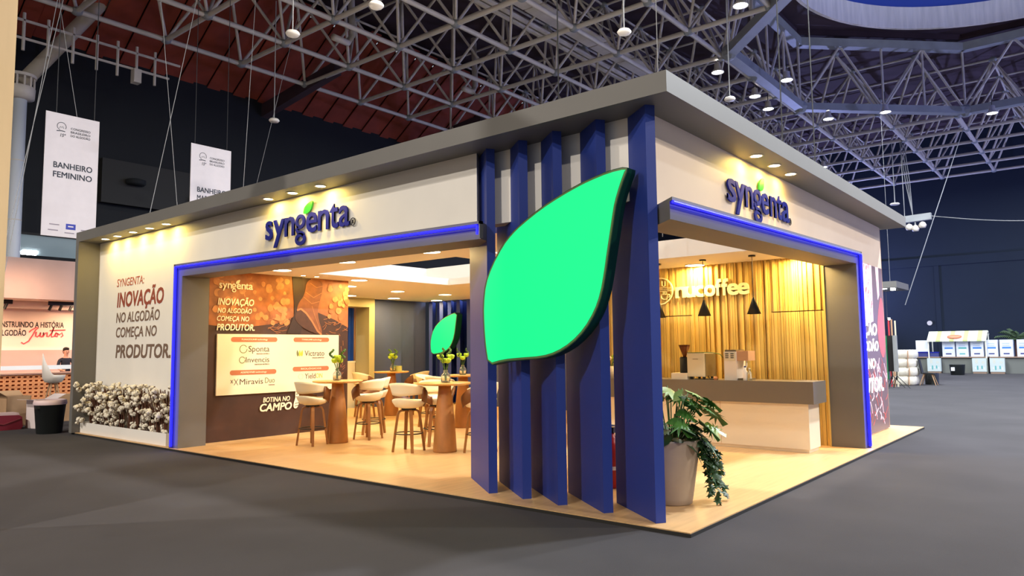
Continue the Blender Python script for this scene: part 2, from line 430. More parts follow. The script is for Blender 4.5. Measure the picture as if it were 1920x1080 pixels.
nm = meshof(MB().ball((0, 0, 0), (1, 1, .75), 8, 6), 'frame_node', ring_m, True)
nodes.sort(key=lambda p: seen_px(p)[2])
for p in nodes[:280]: inst('frame_node', nm, sf, V(p)-V((9, 10, 13)), sc=(.2, .2, .2))
# catwalk with grated deck hung in the frame, cable tray
cw = E_('ceiling_catwalk', (9, 13, 14.2)); struct(cw, 'grey service catwalk slung inside the roof frame')
for k in range(14):
    x = 6+2.2*k; MB().box(x, 12.35, 14.1, x+2.12, 13.25, 14.16).build('catwalk_deck', truss_m, cw)
for y in (12.3, 13.3):
    MB().tube([(4, y, 15.1), (38, y, 15.1)], .035, 6).build('catwalk_rail', truss_m, cw)
    MB().tube([(4, y, 14.6), (38, y, 14.6)], .03, 6).build('catwalk_rail', truss_m, cw)
for y in (14.0, 14.35): MB().tube([(0, y, 14.3), (40, y, 14.3)], .11, 8).build('duct_pipe', truss_m, cw)
MB().tube([(11.2, 18.9, 15.8), (11.3, 18.9, 13.6), (11.0, 18.8, 13.2), (10.2, 18.6, 13.1)], .13, 8).build('drain_pipe', truss_m, cw, True)
MB().tube([(18.2, 18.9, 15.8), (18.3, 18.9, 13.6), (18.0, 18.8, 13.2), (17.2, 18.6, 13.1)], .13, 8).build('drain_pipe', truss_m, cw, True)
# lighting bar along the far edge of the frame
lb = E_('ceiling_light_bar', (3, 23.6, 12)); struct(lb, 'lighting bar with drop rods along the back wall')
MB().tube([(-4, 23.7, 12.35), (7, 23.7, 12.35)], .05, 6).build('bar', truss_m, lb)
MB().tube([(-4, 23.7, 11.75), (6.6, 23.7, 11.75)], .045, 6).build('bar', truss_m, lb)
for x in (1.9, 2.6, 3.35, 4.1, 4.78, 5.43, 6.08): MB().tube([(x, 23.7, 12.6), (x, 23.7, 11.35)], .05, 6).build('drop_rod', truss_m, lb)
MB().box(5.3, 23.55, 11.25, 5.55, 23.85, 11.75).build('projector_box', truss_m, lb)

# high-bay lamps
def hall_lamp(x, y, z, power, label, color=COOL, group='high bay lamps in the roof frame'):
    t = E_('high_bay_lamp', (x, y, z), label, 'lamp', group)
    MB().lathe([(.05, .40), (.12, .36), (.14, .15), (.24, .05), (.26, 0), (.23, 0), (.2, .05)], (x, y, z), 16, caps=False).build('housing', truss_m, t, True)
    MB().lathe([(0.001, .02), (.225, .02), (.225, .03), (.001, .03)], (x, y, z), 16).build('lens', lamp_c, t)
    MB().tube([(x, y, z+.38), (x, y, z+1.0)], .02, 5).build('hanger', cable_d, t)
    light('AREA', 'high_bay_light', (x, y, z-.05), power, color, t, .7)
LP = [((21.13, 8.53), 'high bay lamp at the near left corner of the octagonal roof ring'), ((23.81, 6.73), 'brightest high bay lamp glaring beside the octagonal roof ring'),
      ((24.85, 8.45), 'high bay lamp just below the brightest glaring lamp'), ((26.91, 8.62), 'high bay lamp lowest above the canopy edge right of centre'),
      ((30.3, 6.95), 'small high bay lamp under the far beam of the roof ring'), ((31.01, 4.61), 'high bay lamp lighting the middle of the long ring beam'),
      ((34.55, .79), 'rightmost high bay lamp below the roof ring'), ((16.24, 5.63), 'high bay lamp cut off by the top edge of the photograph')]
for (x, y), lab in LP: hall_lamp(x, y, 12.4, P_HALL, lab)
# the same lamps carry on over the rest of the hall, behind the photographer
for k, (x, y, pw, c) in enumerate([(-20, 1, 4200, NEUT), (-15, -14, 2200, NEUT), (0, -16, 1500, NEUT), (8, -3.6, 2100, COOL), (16, -4.0, 2500, COOL), (10, -13, 2200, NEUT), (27, -8, 1300, COOL), (36, -8, 1100, COOL), (40, 10, 500, COOL), (-14, 14, 2400, NEUT), (45, -1, 500, COOL), (3, 5, 1000, NEUT)]):
    hall_lamp(x, y, 12.4, pw, 'high bay lamp over the hall outside the view', c)

# unseen blue uplights added far right to tint the roof
for k, (x, y) in enumerate([(30, -22), (46, -16), (50, 14)]):
    t = E_('added_uplight', (x, y, 2.2), '%s added blue uplight outside the view' % ordn(k), 'uplight', 'added blue uplights')
    MB().tube([(x, y, 2.2), (x, y, 2.6)], [.16, .2], 12).build('head', black, t); MB().tube([(x, y, 0), (x, y, 2.2)], .04, 8).build('stand', black, t)
    light('AREA', 'added_uplight_beam', (x, y, 2.65), 2300, (.36, .42, 1.0), t, .6, (38-x, 2-y, 18))
light('AREA', 'added_lantern_fill', (OCX, OCY, 15.5), 900, (.62, .74, 1.0), ln, 2.0, (0, 0, 1))  # added upward fill that brightens the drum and blue dome
# access-point discs on rods
for k, (x, y, z, lab) in enumerate([(3.81, 11.56, 9, 'white disc on a rod high above the left canopy'), (7.16, 17.57, 9, 'lowest white hanging disc against the black wall'), (4.16, 8.99, 9, 'white hanging disc touching the top edge, left half'),
                            (8.82, 5.6, 9, 'white disc on a pale rod above the canopy corner'), (14.96, 5.58, 9, 'small white disc hung just above the right canopy'), (39, 6.0, 9.45, 'small white disc hung beside the canopy right end')]):
    t = E_('hanging_disc', (x, y, z), lab, 'disc lamp', 'white discs hung on rods')
    r = .17 if x < 30 else .26
    MB().lathe([(.001, -.05), (r*.8, -.05), (r, 0), (r*.8, .05), (.03, .07)], (x, y, z), 14).build('disc', ws, t, True)
    MB().tube([(x, y, z+.05), (x, y, ZL)], .016 if x < 30 else .025, 5).build('rod', cable, t)
# suspension wires
wl = [((0.24, 17.0, 13), (1.214, 17.0, 7.53), 'thin wire slanting down to the middle of the first banner top'), ((0.75, 17, 13), (0.75, 17, 7.53), 'thin dark wire down to the left corner of the first banner'), ((1.62, 17, 13), (1.62, 17, 7.53), 'thin dark upright wire on the right of the first banner'), ((0.731, 15.2, 13), (-1.324, 15.2, 0.0), 'long steel wire slanting past the left side of the first banner'), ((0.554, 15.4, 13), (-1.033, 15.4, 0.0), 'second steel wire slanting beside the first banner'), ((4.28, 17, 13), (4.28, 17, 7.51), 'dark wire on the left corner of the second banner'), ((5.25, 17, 13), (5.25, 17, 7.51), 'dark wire on the right corner of the second banner'), ((3.215, 14.0, 13), (0.903, 14.0, 0.0), 'steel wire leaning right at its top in the X left of the second banner'), ((1.64, 14.25, 13), (3.044, 14.25, 0.0), 'steel wire leaning left at its top in the X left of the second banner'), ((4.397, 14.0, 13), (3.785, 14.0, 0.0), 'steel wire dropping just right of the second banner'), ((7.997, 17.5, 13), (4.942, 17.5, 0.0), 'steel wire passing the lowest hanging disc'), ((1.6, 2.4, 13), (1.6, 2.4, 3.2), 'dark cable dropping behind the canopy above the blue fins'), ((3.9, 2.2, 13), (3.9, 2.2, 3.2), 'pale cable dropping behind the canopy near its corner'), ((7.0, 0.9, 13), (7.0, 0.9, 4.0), 'dark cable dropping to the right canopy below the brightest lamp'), ((5.4, 0.9, 13), (5.4, 0.9, 4.0), 'dark cable dropping onto the middle of the right canopy'), ((38.2, 2.37, 13.0), (38.2, 5.62, 3.73), 'white rope slanting down over the navy wall'), ((30, 4.6, 13), (30, 4.6, 4.37), 'thin cable holding the far grey canopy')]
for a, b, lab in wl: tag(MB().tube([a, b], .02 if 'rope' in lab else .007 if 'dark' not in lab else .010, 4).build('suspension_wire', cable_d if 'dark' in lab else cable, None), lab, 'wire', 'suspension wires')
# small lighting truss at the canopy right end
t = E_('light_rig', (39, 4.9, 8.5), 'small grey light rig hung by ropes beside the canopy right end', 'light rig')
bm_ = MB(); bar(bm_, (39, 5.6, 8.5), (39, 4.25, 8.55), .3, .36); bm_.build('rig_beam', ring_m, t)
for y, z in ((5.35, 8.05), (5.05, 7.95), (4.7, 8.1)):
    MB().lathe([(.05, .2), (.14, .14), (.2, 0), (.15, -.14), (.001, -.16)], (39, y, z), 10).build('spot_head', truss_m, t, True)
    MB().tube([(39, y, z+.15), (39, y, 8.4)], .04, 5).build('spot_yoke', ring_m, t)
for dy in (0, .1, .2): MB().tube([(39, 5.15, 8.7), (39, 5.2+dy, 10.5), (39, 5.4+dy, 13)], .02, 4).build('rope', cable, t)
MB().tube([(39, 5.55, 8.6), (39, 5.55, 13)], .02, 4).build('rope', cable, t)
MB().tube([(39, 4.28-.24*i, 8.56-.85*math.sin(math.pi*(i/30)*.62)) for i in range(31)], .02, 4).build('slack_cable', cable, t)
MB().tube([(39, 4.28-7.2, 8.56-.85*math.sin(math.pi*.62)), (39, -6, 13)], .02, 4).build('slack_cable', cable, t)

# column and raking strut
t = E_('column', (2.2, 25, 0)); struct(t, 'round white column with a ribbed collar at the far left')
MB().lathe([(.21, 0), (.21, 10.2)], (2.25, 25, 0), 20).build('shaft', column_m, t, True)
for z in (4.0, 6.0, 8.0): MB().lathe([(.212, z), (.217, z+.015), (.212, z+.03)], (2.25, 25, 0), 20, caps=False).build('joint_band', truss_m, t)
MB().lathe([(.2, 10.1), (.42, 10.15), (.44, 10.5), (.40, 10.55)], (2.25, 25, 0), 20).build('collar', truss_m, t, True)
for k in range(12):
    a = 2*math.pi*k/12; MB().tube([(2.25+.40*math.cos(a), 25+.4*math.sin(a), 10.5), (2.25+.40*math.cos(a), 25+.4*math.sin(a), 10.85)], .035, 5).build('collar_post', truss_m, t)
MB().lathe([(.36, 10.85), (.46, 10.85), (.46, 10.95), (.36, 10.95)], (2.25, 25, 0), 20).build('collar_ring', truss_m, t)
MB().tube([(2.3, 25, 10.7), (5.0, 25, 14.9), (6.0, 25, 16.5)], .24, 14).build('raking_strut', M('strut_paint', (196, 184, 164), .5), t, True)

# dark gallery with a lit soffit behind the far left
t = E_('wall_gallery', (3, 26, 5)); struct(t, 'dark gallery opening with pale lit ceiling at far left')
MB().box(-6, 25.6, 5.72, 8, 26.6, 6.9).build('gallery_front', wall_bk, t)
MB().box(-6, 25.55, 5.66, 8, 25.62, 5.74).build('gallery_lip', black_edge, t)
MB().box(-6, 25.7, 4.2, 8, 26.5, 4.98).build('gallery_rail', wall_bk, t)
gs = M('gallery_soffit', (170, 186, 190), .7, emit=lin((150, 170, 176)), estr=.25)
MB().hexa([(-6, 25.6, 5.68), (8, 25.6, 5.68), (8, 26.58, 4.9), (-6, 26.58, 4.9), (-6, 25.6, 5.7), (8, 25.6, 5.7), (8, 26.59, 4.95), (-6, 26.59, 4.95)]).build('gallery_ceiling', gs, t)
MB().hexa([(2.9, 26.2, 5.17), (3.35, 26.2, 5.17), (3.35, 26.35, 5.05), (2.9, 26.35, 5.05), (2.9, 26.2, 5.2), (3.35, 26.2, 5.2), (3.35, 26.35, 5.09), (2.9, 26.35, 5.09)]).build('strip_light', lamp_c, t)
t = E_('wall_upper_boxes', (8, 26.4, 8)); struct(t, 'dark plant boxes on the black wall')
MB().box(5.4, 26.3, 7.3, 9.6, 26.6, 9.0).build('dark_panel', black_edge, t)
for x, z in ((6.6, 8.1), (9.2, 7.8), (11.6, 7.4)): MB().lathe([(.3, 0), (.36, .05), (.36, .2), (.2, .25)], (x, 26.2, z), 14).build('vent_cowl', wall_bk, t, True)

# ================================================================== BOOTH STRUCTURE
fb = E_('floor_booth', (5, 6.5, 0)); struct(fb, 'low wooden platform of the exhibition booth')
MB().box(0, 0, .012, 9.8859, 13.16, TP).build('wood_deck', wood_floor, fb)
MB().box(-.008, -.008, 0, 9.894, 13.168, .028).build('black_edge', black_edge, fb)
FX, FY, HB, HT = -.0642, .0651, 3.8071, 4.0
WX, WY = .3351, .4705
tr = E_('trim_1', (0, 0, 3.8)); struct(tr, 'flat grey canopy frame crowning the whole booth')
MB().box(FX, FY, HB, 1.15, 13.1323, HT).build('canopy_left', grey, tr)
MB().box(1.15, FY, HB, 9.6498, 1.15, HT).build('canopy_right', grey, tr)
MB().box(9.44, 1.15, HB, 9.6498, 13.1323, HT).build('canopy_far', grey, tr)
MB().box(1.15, 12.92, HB, 9.44, 13.1323, HT).build('canopy_back', grey, tr)
MB().box(FX, 12.9952, TP, .9, 13.1323, HB).build('end_pillar', grey, tr)
# white facades
wl_ = E_('wall_booth_left', (WX, 9, 0)); struct(wl_, 'white facade wall with printed slogan left of the wide doorway')
MB().box(WX, 9.0, TP, .5, 12.9952, HB).build('slogan_wall', white, wl_)
MB().box(WX, 2.95, 2.95, .5, 9.0, HB).build('fascia_wall', white, wl_)
for s, y0, y1, z, cap, mt, b in [('SYNGENTA:', 12.12, 10.96, 2.865, .15, txt_rust, .005), ('INOVAÇÃO', 12.08, 10.17, 2.47, .27, txt_red, .032), ('NO ALGODÃO', 12.10, 10.30, 2.17, .185, txt_brown, .022), ('COMEÇA NO', 12.09, 10.40, 1.885, .185, txt_brown, .022), ('PRODUTOR.', 12.07, 9.86, 1.495, .235, txt_brown, .034)]:
    text(s, (WX, y0, z), YL, ZU, y0-y1, cap, b, .12, .001, .003).build('slogan_line', mt, wl_)
wrr = E_('wall_booth_right', (5, WY, 0)); struct(wrr, 'white facade wall above the coffee doorway')
MB().hexa([(.345, WY, 2.86), (6.25, WY, 2.86), (6.25, .62, 2.86), (.46, .62, 2.86), (.345, WY, HB), (6.25, WY, HB), (6.25, .62, HB), (.46, .62, HB)]).build('fascia_wall', white_warmlit, wrr)
MB().box(6.25, WY, TP, 9.3603, .62, HB).build('side_wall', white_warmlit, wrr)
MB().box(9.3603, WY, TP, 9.385, .62, HB-.002).build('edge_trim', tan, wrr)
_ta = math.tan(math.radians(53.5)); _nx, _ny = math.sin(math.radians(53.5))*.096, -math.cos(math.radians(53.5))*.096
FN = [(.26, 2.45), (.245, 1.975), (.215, 1.505), (.19, .963), (.125, .385)]
def finl(k, x): return FN[k][1]+(x-FN[k][0])*_ta+.002
def finr(k, x): return FN[k][1]+_ny+(x-FN[k][0]-_nx)*_ta-.002
for k in range(-1, 4):
    yu = (lambda x: 2.95) if k < 0 else (lambda x, k=k: finr(k, x)); yl = lambda x, k=k: max(finl(k+1, x), 2.66 if k < 0 else 0); zb = 2.985; xa_ = WX if k < 0 else (.36 if k == 3 else .46); xb_ = xa_+.165
    MB().hexa([(xa_, yl(xa_), zb), (xb_, yl(xb_), zb), (xb_, yu(xb_), zb), (xa_, yu(xa_), zb), (xa_, yl(xa_), HB), (xb_, yl(xb_), HB), (xb_, yu(xb_), HB), (xa_, yu(xa_), HB)]).build('fascia_piece', white, wl_)
# portals
def portal_left():
    t = E_('trim_2', (.25, 5.6, 0)); struct(t, 'grey portal frame around the wide left doorway')
    x0, x1 = .05, .5197; ya, yb, yc = 2.3183, 8.9274, 9.1188
    MB().box(x0, yb, TP, x1, yc, 3.0339).build('jamb', grey, t)
    zt = lambda y: 2.9415+(y-ya)/(yb-ya)*.0924; zl = lambda y: 2.758+(y-ya)/(yb-ya)*.074
    PL = [(x0, yb), (x0, ya+.03), (.235, 2.43), (x1, finl(0, x1)), (x1, yb)]
    MB().add([(x, y, zl(y)) for x, y in PL]+[(x, y, zt(y)) for x, y in PL], [(4, 3, 2, 1, 0), (5, 6, 7, 8, 9)]+[(i, (i+1) % 5, 5+(i+1) % 5, 5+i) for i in range(5)]).build('lintel', grey, t)
    MB().box(-.0034, yc-.03, TP, x0, yc, 3.0339).build('jamb_lip', grey, t)
    MB().hexa([(-.0034, ya, 2.9115), (x0, ya, 2.9115), (x0, yc, 3.0039), (-.0034, yc, 3.0039), (-.0034, ya, 2.9415), (x0, ya, 2.9415), (x0, yc, 3.0339), (-.0034, yc, 3.0339)]).build('lintel_lip', grey, t)
    MB().box(-.0034, ya, 2.758, x0, ya+.015, 2.9415).build('end_lip', grey, t)
    e = E_('led_strip', (.02, 5.6, 1.5), 'glowing blue light strip outlining the wide left doorway', 'light strip', 'blue doorway light strips')
    MB().tube([(.0, yc-.055, TP+.03), (.0, yc-.055, 2.975)], .02, 8).build('upright_strip', led, e)
    MB().tube([(-.008, yc-.055, 2.985), (-.008, ya+.035, 2.893)], .013, 8).build('top_strip', led, e)
    MB().tube([(-.008, ya+.035, 2.893), (-.008, ya+.035, 2.80)], .012, 8).build('end_strip', led, e)
portal_left()
def portal_right():
    t = E_('trim_3', (3.2, .3, 0)); struct(t, 'grey portal frame around the coffee bar doorway')
    y0, y1 = .12, .5952; xa, xb, xc = -.05, 6.138, 6.3121
    z = lambda x: 2.8792+(3.0143-2.8792)*(x+.2434)/(6.3121+.2434)
    MB().box(xb, y0, TP, xc, y1, 3.0143).build('jamb', grey, t)
    def plan(P, dz0, dz1, name):
        k = len(P); MB().add([(x, y, z(x)+dz0) for x, y in P]+[(x, y, z(x)+dz1) for x, y in P], [tuple(range(k-1, -1, -1)), tuple(range(k, 2*k))]+[(i, (i+1) % k, k+(i+1) % k, k+i) for i in range(k)]).build(name, grey, t)
    xa = .0
    plan([(xa+.04, y0), (xb, y0), (xb, y1), (.43, y1), (.235, .33)], -.1887, 0, 'lintel')
    MB().box(xc-.03, .076, TP, xc, y0, 3.0143).build('jamb_lip', grey, t)
    plan([(xa, .076), (xc, .076), (xc, y0), (xa+.04, y0)], -.03, 0, 'lintel_lip')
    e = E_('led_strip', (3.2, .1, 1.5), 'glowing blue light strip outlining the coffee bar doorway', 'light strip', 'blue doorway light strips')
    MB().tube([(xc-.055, .078, TP+.03), (xc-.055, .078, 2.965)], .02, 8).build('upright_strip', led, e)
    MB().tube([(xc-.055, .070, 2.965), (xa, .070, z(xa)-.048)], .013, 8).build('top_strip', led, e)
portal_right()
# ceiling with two wells
cb = E_('ceiling_booth', (5, 6, 3)); struct(cb, 'cream booth ceiling with two open wells')
def cslab(x0, y0, x1, y1): MB().box(x0, y0, 3.0, x1, y1, 3.14).build('ceiling_slab', ceil_w, cb)
cslab(.5, 3.42, 2.33, 9.2); cslab(1.02, .62, 2.33, 3.42); cslab(2.33, .6, 4.81, .95); cslab(2.33, 4.2, 4.81, 4.9); cslab(4.81, .6, 6.4, 4.9); cslab(2.33, 8.4, 9.4, 9.2); cslab(5.76, 4.9, 9.4, 8.4); cslab(3.6, 9.2, 9.4, 12.9); cslab(6.4, .6, 9.4, 4.9)
MB().box(4.81, .6, 3.14, 4.87, 4.9, 3.29).build('well_upstand', ceil_w, cb)
# storage room walls carrying the big photo poster
ws_ = E_('wall_storage', (2, 9.2, 0)); struct(ws_, 'inner wall carrying the brown photo poster')
MB().box(.5, 9.2, TP, 3.63, 9.3, 3.0).build('poster_wall', white, ws_)
MB().box(3.53, 9.3, TP, 3.63, 12.9, 3.0).build('side_wall', white, ws_)
# back wall
wb = E_('wall_booth_back', (7, 12.9, 0)); struct(wb, 'slate blue panelled wall at the back of the booth')
for x0, x1, dy in [(7.36, 8.43, 0), (8.45, 8.96, .05), (8.985, 9.5, .12)]: MB().box(x0, 12.9+dy, TP, x1, 13.0+dy, 3.0).build('wall_panel', navy, wb)
MB().box(3.6, 12.86, 3.14, 9.38, 12.92, HT).build('upper_white', ceil_w, wb)
MB().box(9.38, 1.2, 3.14, 9.44, 12.92, HT).build('upper_side', ceil_w, wb)
olive = M('olive_frame', (168, 156, 112), .6)
MB().box(7.15, 12.78, TP, 7.34, 13.35, 3.0).build('door_post', olive, wb)
MB().box(5.6, 12.78, 2.76, 7.15, 13.35, 3.0).build('door_head', olive, wb)
MB().box(3.6, 12.8, TP, 5.6, 12.92, 3.0).build('wall_panel', navy, wb)
bl2 = M('blue_gloss', (20, 70, 190), .3)
for k in range(6): MB().box(6.55+.1*k, 13.42, 0, 6.63+.1*k, 13.5, 3.2).build('blue_post', bl2, wb)
MB().box(7.17, 13.42, 0, 7.27, 13.5, 3.2).build('beige_post', tan, wb)
MB().box(6.3, 13.36, 0, 7.14, 13.41, 1.26).build('far_counter', white, wb)
MB().box(6.28, 13.352, 1.26, 7.16, 13.415, 1.30).build('far_counter_top', lab_w, wb)
light('AREA', 'back_spot', (6.9, 13.2, 3.15), 14, (.6, .75, 1), None, .2, (0, .3, -1))
MB().box(9.33, .62, TP, 9.38, 10.4, 3.0).build('far_side_panel', navy, wb)

# slat wall of the coffee bar
sw = E_('wall_coffee', (6.2, 2.4, 0)); struct(sw, 'golden timber slat wall behind the coffee bar')
MB().box(6.24, .6, TP, 6.34, 4.9, 3.0).build('backing', slat_back, sw)
y = .625; k = 0
random.seed(11)
while y < 4.86:
    w = random.choice((.034, .042, .042, .055)); dx = random.choice((.0, .015, .03, .045))
    doory = (.63 < y+w/2 < 1.47) or (2.86 < y+w/2 < 3.62)
    if doory:
        MB().box(6.165+dx*.4, y, TP, 6.24, y+w-.006, 2.125).build('slat', slat_m, sw); MB().box(6.16+dx, y, 2.14, 6.24, y+w-.006, 3.0).build('slat', slat_m, sw)
    else: MB().box(6.16+dx, y, TP, 6.24, y+w-.006, 3.0).build('slat', slat_m, sw)
    y += w; k += 1
MB().box(6.12, .596, TP, 6.16, .62, 3.0).build('edge_slat', slat_m, sw)

# ================================================================== BLUE FINS AND LEAF SIGNS
for k, (x, y) in enumerate(FN):
    lab = ['blue fin furthest from the corner, beside the wide left doorway', 'second blue fin counted from the wide left doorway', 'middle one of the five tall blue fins at the booth corner', 'fourth blue fin from the wide left doorway, beside the gap', 'blue fin nearest the booth corner, beside the potted plant'][k]
    a = math.radians(53.5); d = V((math.cos(a), math.sin(a), 0)); n = V((math.sin(a), -math.cos(a), 0)); p = V((x, y, 0)); w = .096; l = (1.0, 1.06, 1.0, 1.04, .90)[k]
    q = [p, p+n*w, p+n*w+d*l, p+d*l]
    tag(MB().hexa([(v.x, v.y, TP) for v in q]+[(v.x, v.y, HB) for v in q]).build('blue_fin', blue), lab, 'fin', 'blue fins at the front corner')
LEAF = [(0.577, 3.239), (0.768, 3.231), (0.997, 3.185), (1.134, 3.148), (1.333, 3.082), (1.569, 2.99), (1.83, 2.855), (1.96, 2.77), (2.085, 2.66), (2.24, 2.452), (2.329, 2.27), (2.361, 2.048), (2.356, 1.826), (2.335, 1.605), (2.297, 1.42), (2.1, 1.464), (1.859, 1.482), (1.596, 1.496), (1.415, 1.539), (1.236, 1.629), (1.079, 1.76), (0.957, 1.927), (0.887, 2.09), (0.841, 2.284), (0.805, 2.477), (0.765, 2.67), (0.738, 2.809), (0.711, 2.932), (0.655, 3.08), (0.601, 3.198)]
def smooth_poly(p, it=2):
    for _ in range(it):
        q = []
        for i in range(len(p)):
            a, b = p[i], p[(i+1) % len(p)]; q += [(a[0]*.75+b[0]*.25, a[1]*.75+b[1]*.25), (a[0]*.25+b[0]*.75, a[1]*.25+b[1]*.75)]
        p = q
    return p
def inset(poly, d):
    out = []; k = len(poly)
    A = sum(poly[i][0]*poly[(i+1) % k][1]-poly[(i+1) % k][0]*poly[i][1] for i in range(k)); sg = 1 if A > 0 else -1
    for i in range(k):
        a, b = poly[i-1], poly[(i+1) % k]; dx, dy = b[0]-a[0], b[1]-a[1]; l = math.hypot(dx, dy) or 1; out.append((poly[i][0]-sg*dy/l*d, poly[i][1]+sg*dx/l*d))
    return out
def leaf_sign(poly, x, th, label, group):
    t = E_('leaf_sign', (x, poly[0][0], poly[14 % len(poly)][1]), label, 'sign', group)
    P = [(-a, b) for a, b in poly]; P = P[::-1]
    P = smooth_poly(P, 1)
    MB().prism(inset(P, -.02), (x+.03, 0, 0), YL, ZU, -th, -.004).build('rim', greenrim, t)
    MB().prism(inset(P, -.012), (x+.03, 0, 0), YL, ZU, -.004, .0).build('bead', gold, t)
    MB().prism(inset(P, .008), (x+.03, 0, 0), YL, ZU, .0, .006).build('lit_face', leaf_lit, t)
    return t
LEAF = [(CY+(a-CY)*.9897, CZ+(b-CZ)*.9897) for a, b in LEAF]
leaf_sign(LEAF, .01, .15, 'large glowing green leaf sign across the blue fins at the booth corner', 'green leaf signs')
SL = [(11.368, 2.631), (11.748, 2.538), (12.052, 2.391), (12.293, 2.19), (12.41, 1.924), (12.43, 1.679), (12.381, 1.459), (12.09, 1.482), (11.82, 1.541), (11.62, 1.694), (11.487, 1.955), (11.419, 2.334)]
leaf_sign(SL, 9.1, .22, 'small glowing green leaf sign deep inside the booth', 'green leaf signs')
for k, y in enumerate((12.72, 12.28, 11.95, 11.6, 11.2, 10.8)):
    a = math.radians(35); d = V((math.cos(a), math.sin(a), 0)); n = V((math.sin(a), -math.cos(a), 0)); p = V((9.35, y, 0)); q = [p, p+n*.1, p+n*.1+d*.55, p+d*.55]
    tag(MB().hexa([(v.x, v.y, TP) for v in q]+[(v.x, v.y, 3.0) for v in q]).build('blue_fin', blue), '%s slate blue fin behind the small leaf sign, counted from the back wall' % ordn(k), 'fin', 'blue fins at the far corner')
MB().box(9.97, 10.5, TP, 10.0, 13.0, 3.0).build('far_backing', blue, wb)

# ================================================================== SYNGENTA SIGNS
def double_g(o, ux, x0, w, xh, desc, st, t1):
    mb = MB(); cx = x0+w*.46
    mb.ribbon(arc(cx, xh*.66, w*.34, 0, 360, 24, xh*.30)[:-1], st, o, ux, ZU, 0, t1, True)
    mb.ribbon(arc(cx+w*.02, -desc*.52, w*.38, 0, 360, 24, desc*.42)[:-1], st, o, ux, ZU, 0, t1, True)
    mb.ribbon([(cx-w*.22, xh*.42), (cx-w*.34, xh*.24), (cx-w*.2, xh*.09), (cx+w*.15, xh*.04), (cx+w*.33, -desc*.22)], st*.95, o, ux, ZU, 0, t1)
    return mb
def leafshape(o, ux, b, tip, t1, mat, t):
    (x0, z0), (x1, z1) = b, tip; w = x1-x0; h = z1-z0
    P = [(x0, z0), (x0+w*.55, z0+h*.06), (x0+w*.82, z0+h*.3), (x0+w*.92, z0+h*.6), (x1, z1), (x0+w*.5, z0+h*.86), (x0+w*.12, z0+h*.62), (x0-w*.02, z0+h*.3)]
    MB().prism(smooth_poly(P, 1), o, ux, ZU, 0, t1).build('leaf_mark', mat, t)
def reg(o, ux, c, r, t1, mat, t):
    mb = MB().ribbon(arc(c[0], c[1], r, 0, 360, 20)[:-1], r*.2, o, ux, ZU, 0, t1, True)
    text('R', V(o)+V(ux)*(c[0]-r*.36)+V(ZU)*(c[1]-r*.5), ux, ZU, r*.72, r*1.0, .01, 0, 0, t1, mb=mb); mb.build('registered_mark', mat, t)
def syngenta(o, ux, xs, xh, desc, t0, label, mats, leaf, rc, rr, loc, name='logo_sign', cat='sign', grp='blue lettered signs on the booth fascia', stand=.0):
    t = E_(name, loc, label, cat, grp)
    o = V(o); n = V(ux).cross(V(ZU))
    o2 = o+n*stand
    for i, ch in enumerate('syngenta'):
        x0, x1 = xs[i]
        if ch == 'g': double_g(o2, ux, x0, x1-x0, xh, desc, xh*.2, t0).build('letter', mats[0], t); continue
        text(ch, o2+V(ux)*x0, ux, ZU, x1-x0, xh, .012, 0, 0, t0, ref='x').build('letter', mats[0], t)
    leafshape(o2, ux, leaf[0], leaf[1], t0, mats[1], t); reg(o2, ux, rc, rr, t0*.5, mats[2], t)
    return t
ys = [6.897, 6.723, 6.69, 6.421, 6.397, 6.167, 6.138, 5.883, 5.866, 5.631, 5.592, 5.357, 5.329, 5.151, 5.13, 4.918]
syngenta((WX, 6.897, 3.245), YL, [(6.897-ys[2*i], 6.897-ys[2*i+1]) for i in range(8)], .265, .15, .02, 'raised blue company lettering with green leaf above the wide left doorway', (sign_blue, sign_green, sign_dark), ((.957, .265), (1.177, .445)), (2.047, .035), .05, (WX, 6, 3.2), stand=.018)
xs_ = [2.101, 2.322, 2.322, 2.596, 2.618, 2.849, 2.885, 3.151, 3.151, 3.375, 3.435, 3.649, 3.701, 3.85, 3.877, 4.136]
syngenta((2.12, WY, 3.23), XR, [(xs_[2*i]-2.12, xs_[2*i+1]-2.12) for i in range(8)], .25, .13, .02, 'raised blue company lettering with green leaf above the coffee bar doorway', (sign_blue, sign_green, sign_dark), ((.95, .26), (1.13, .45)), (2.07, .02), .045, (3.1, WY, 3.2), stand=.018)

# ================================================================== DOWNLIGHTS AND PANEL LIGHTS
def downlight(x, y, z, label, group, p, r=.065, aim=(0, 0, -1)):
    t = E_('downlight', (x, y, z), label, 'downlight', group)
    MB().lathe([(r, -.001), (r+.018, -.001), (r+.018, -.008), (r, -.008)], (x, y, z), 16, caps=False).build('rim', lamp_ring, t)
    MB().lathe([(.001, -.006), (r, -.006)], (x, y, z), 16, caps=False).build('lens', lamp_w, t)
    light('AREA', 'downlight_beam', (x, y, z-.012), p, WARM, t, r*2, aim)
for k, y in enumerate((12.25, 11.7, 11.03, 10.37, 9.74)): downlight(.14, y, HB, '%s downlight from the end pillar in the row above the slogan' % ordn(k), 'canopy downlights above the slogan', P_DOWN)
for k, y in enumerate((6.6, 5.99, 5.34)): downlight(.15, y, HB, '%s downlight from the left over the lettering of the left fascia' % ordn(k), 'canopy downlights above the left lettering', P_DOWN)
for k, x in enumerate((2.59, 3.19, 3.78)): downlight(x, .28, HB, '%s downlight from the corner over the lettering of the right fascia' % ordn(k), 'canopy downlights above the right lettering', P_DOWN)
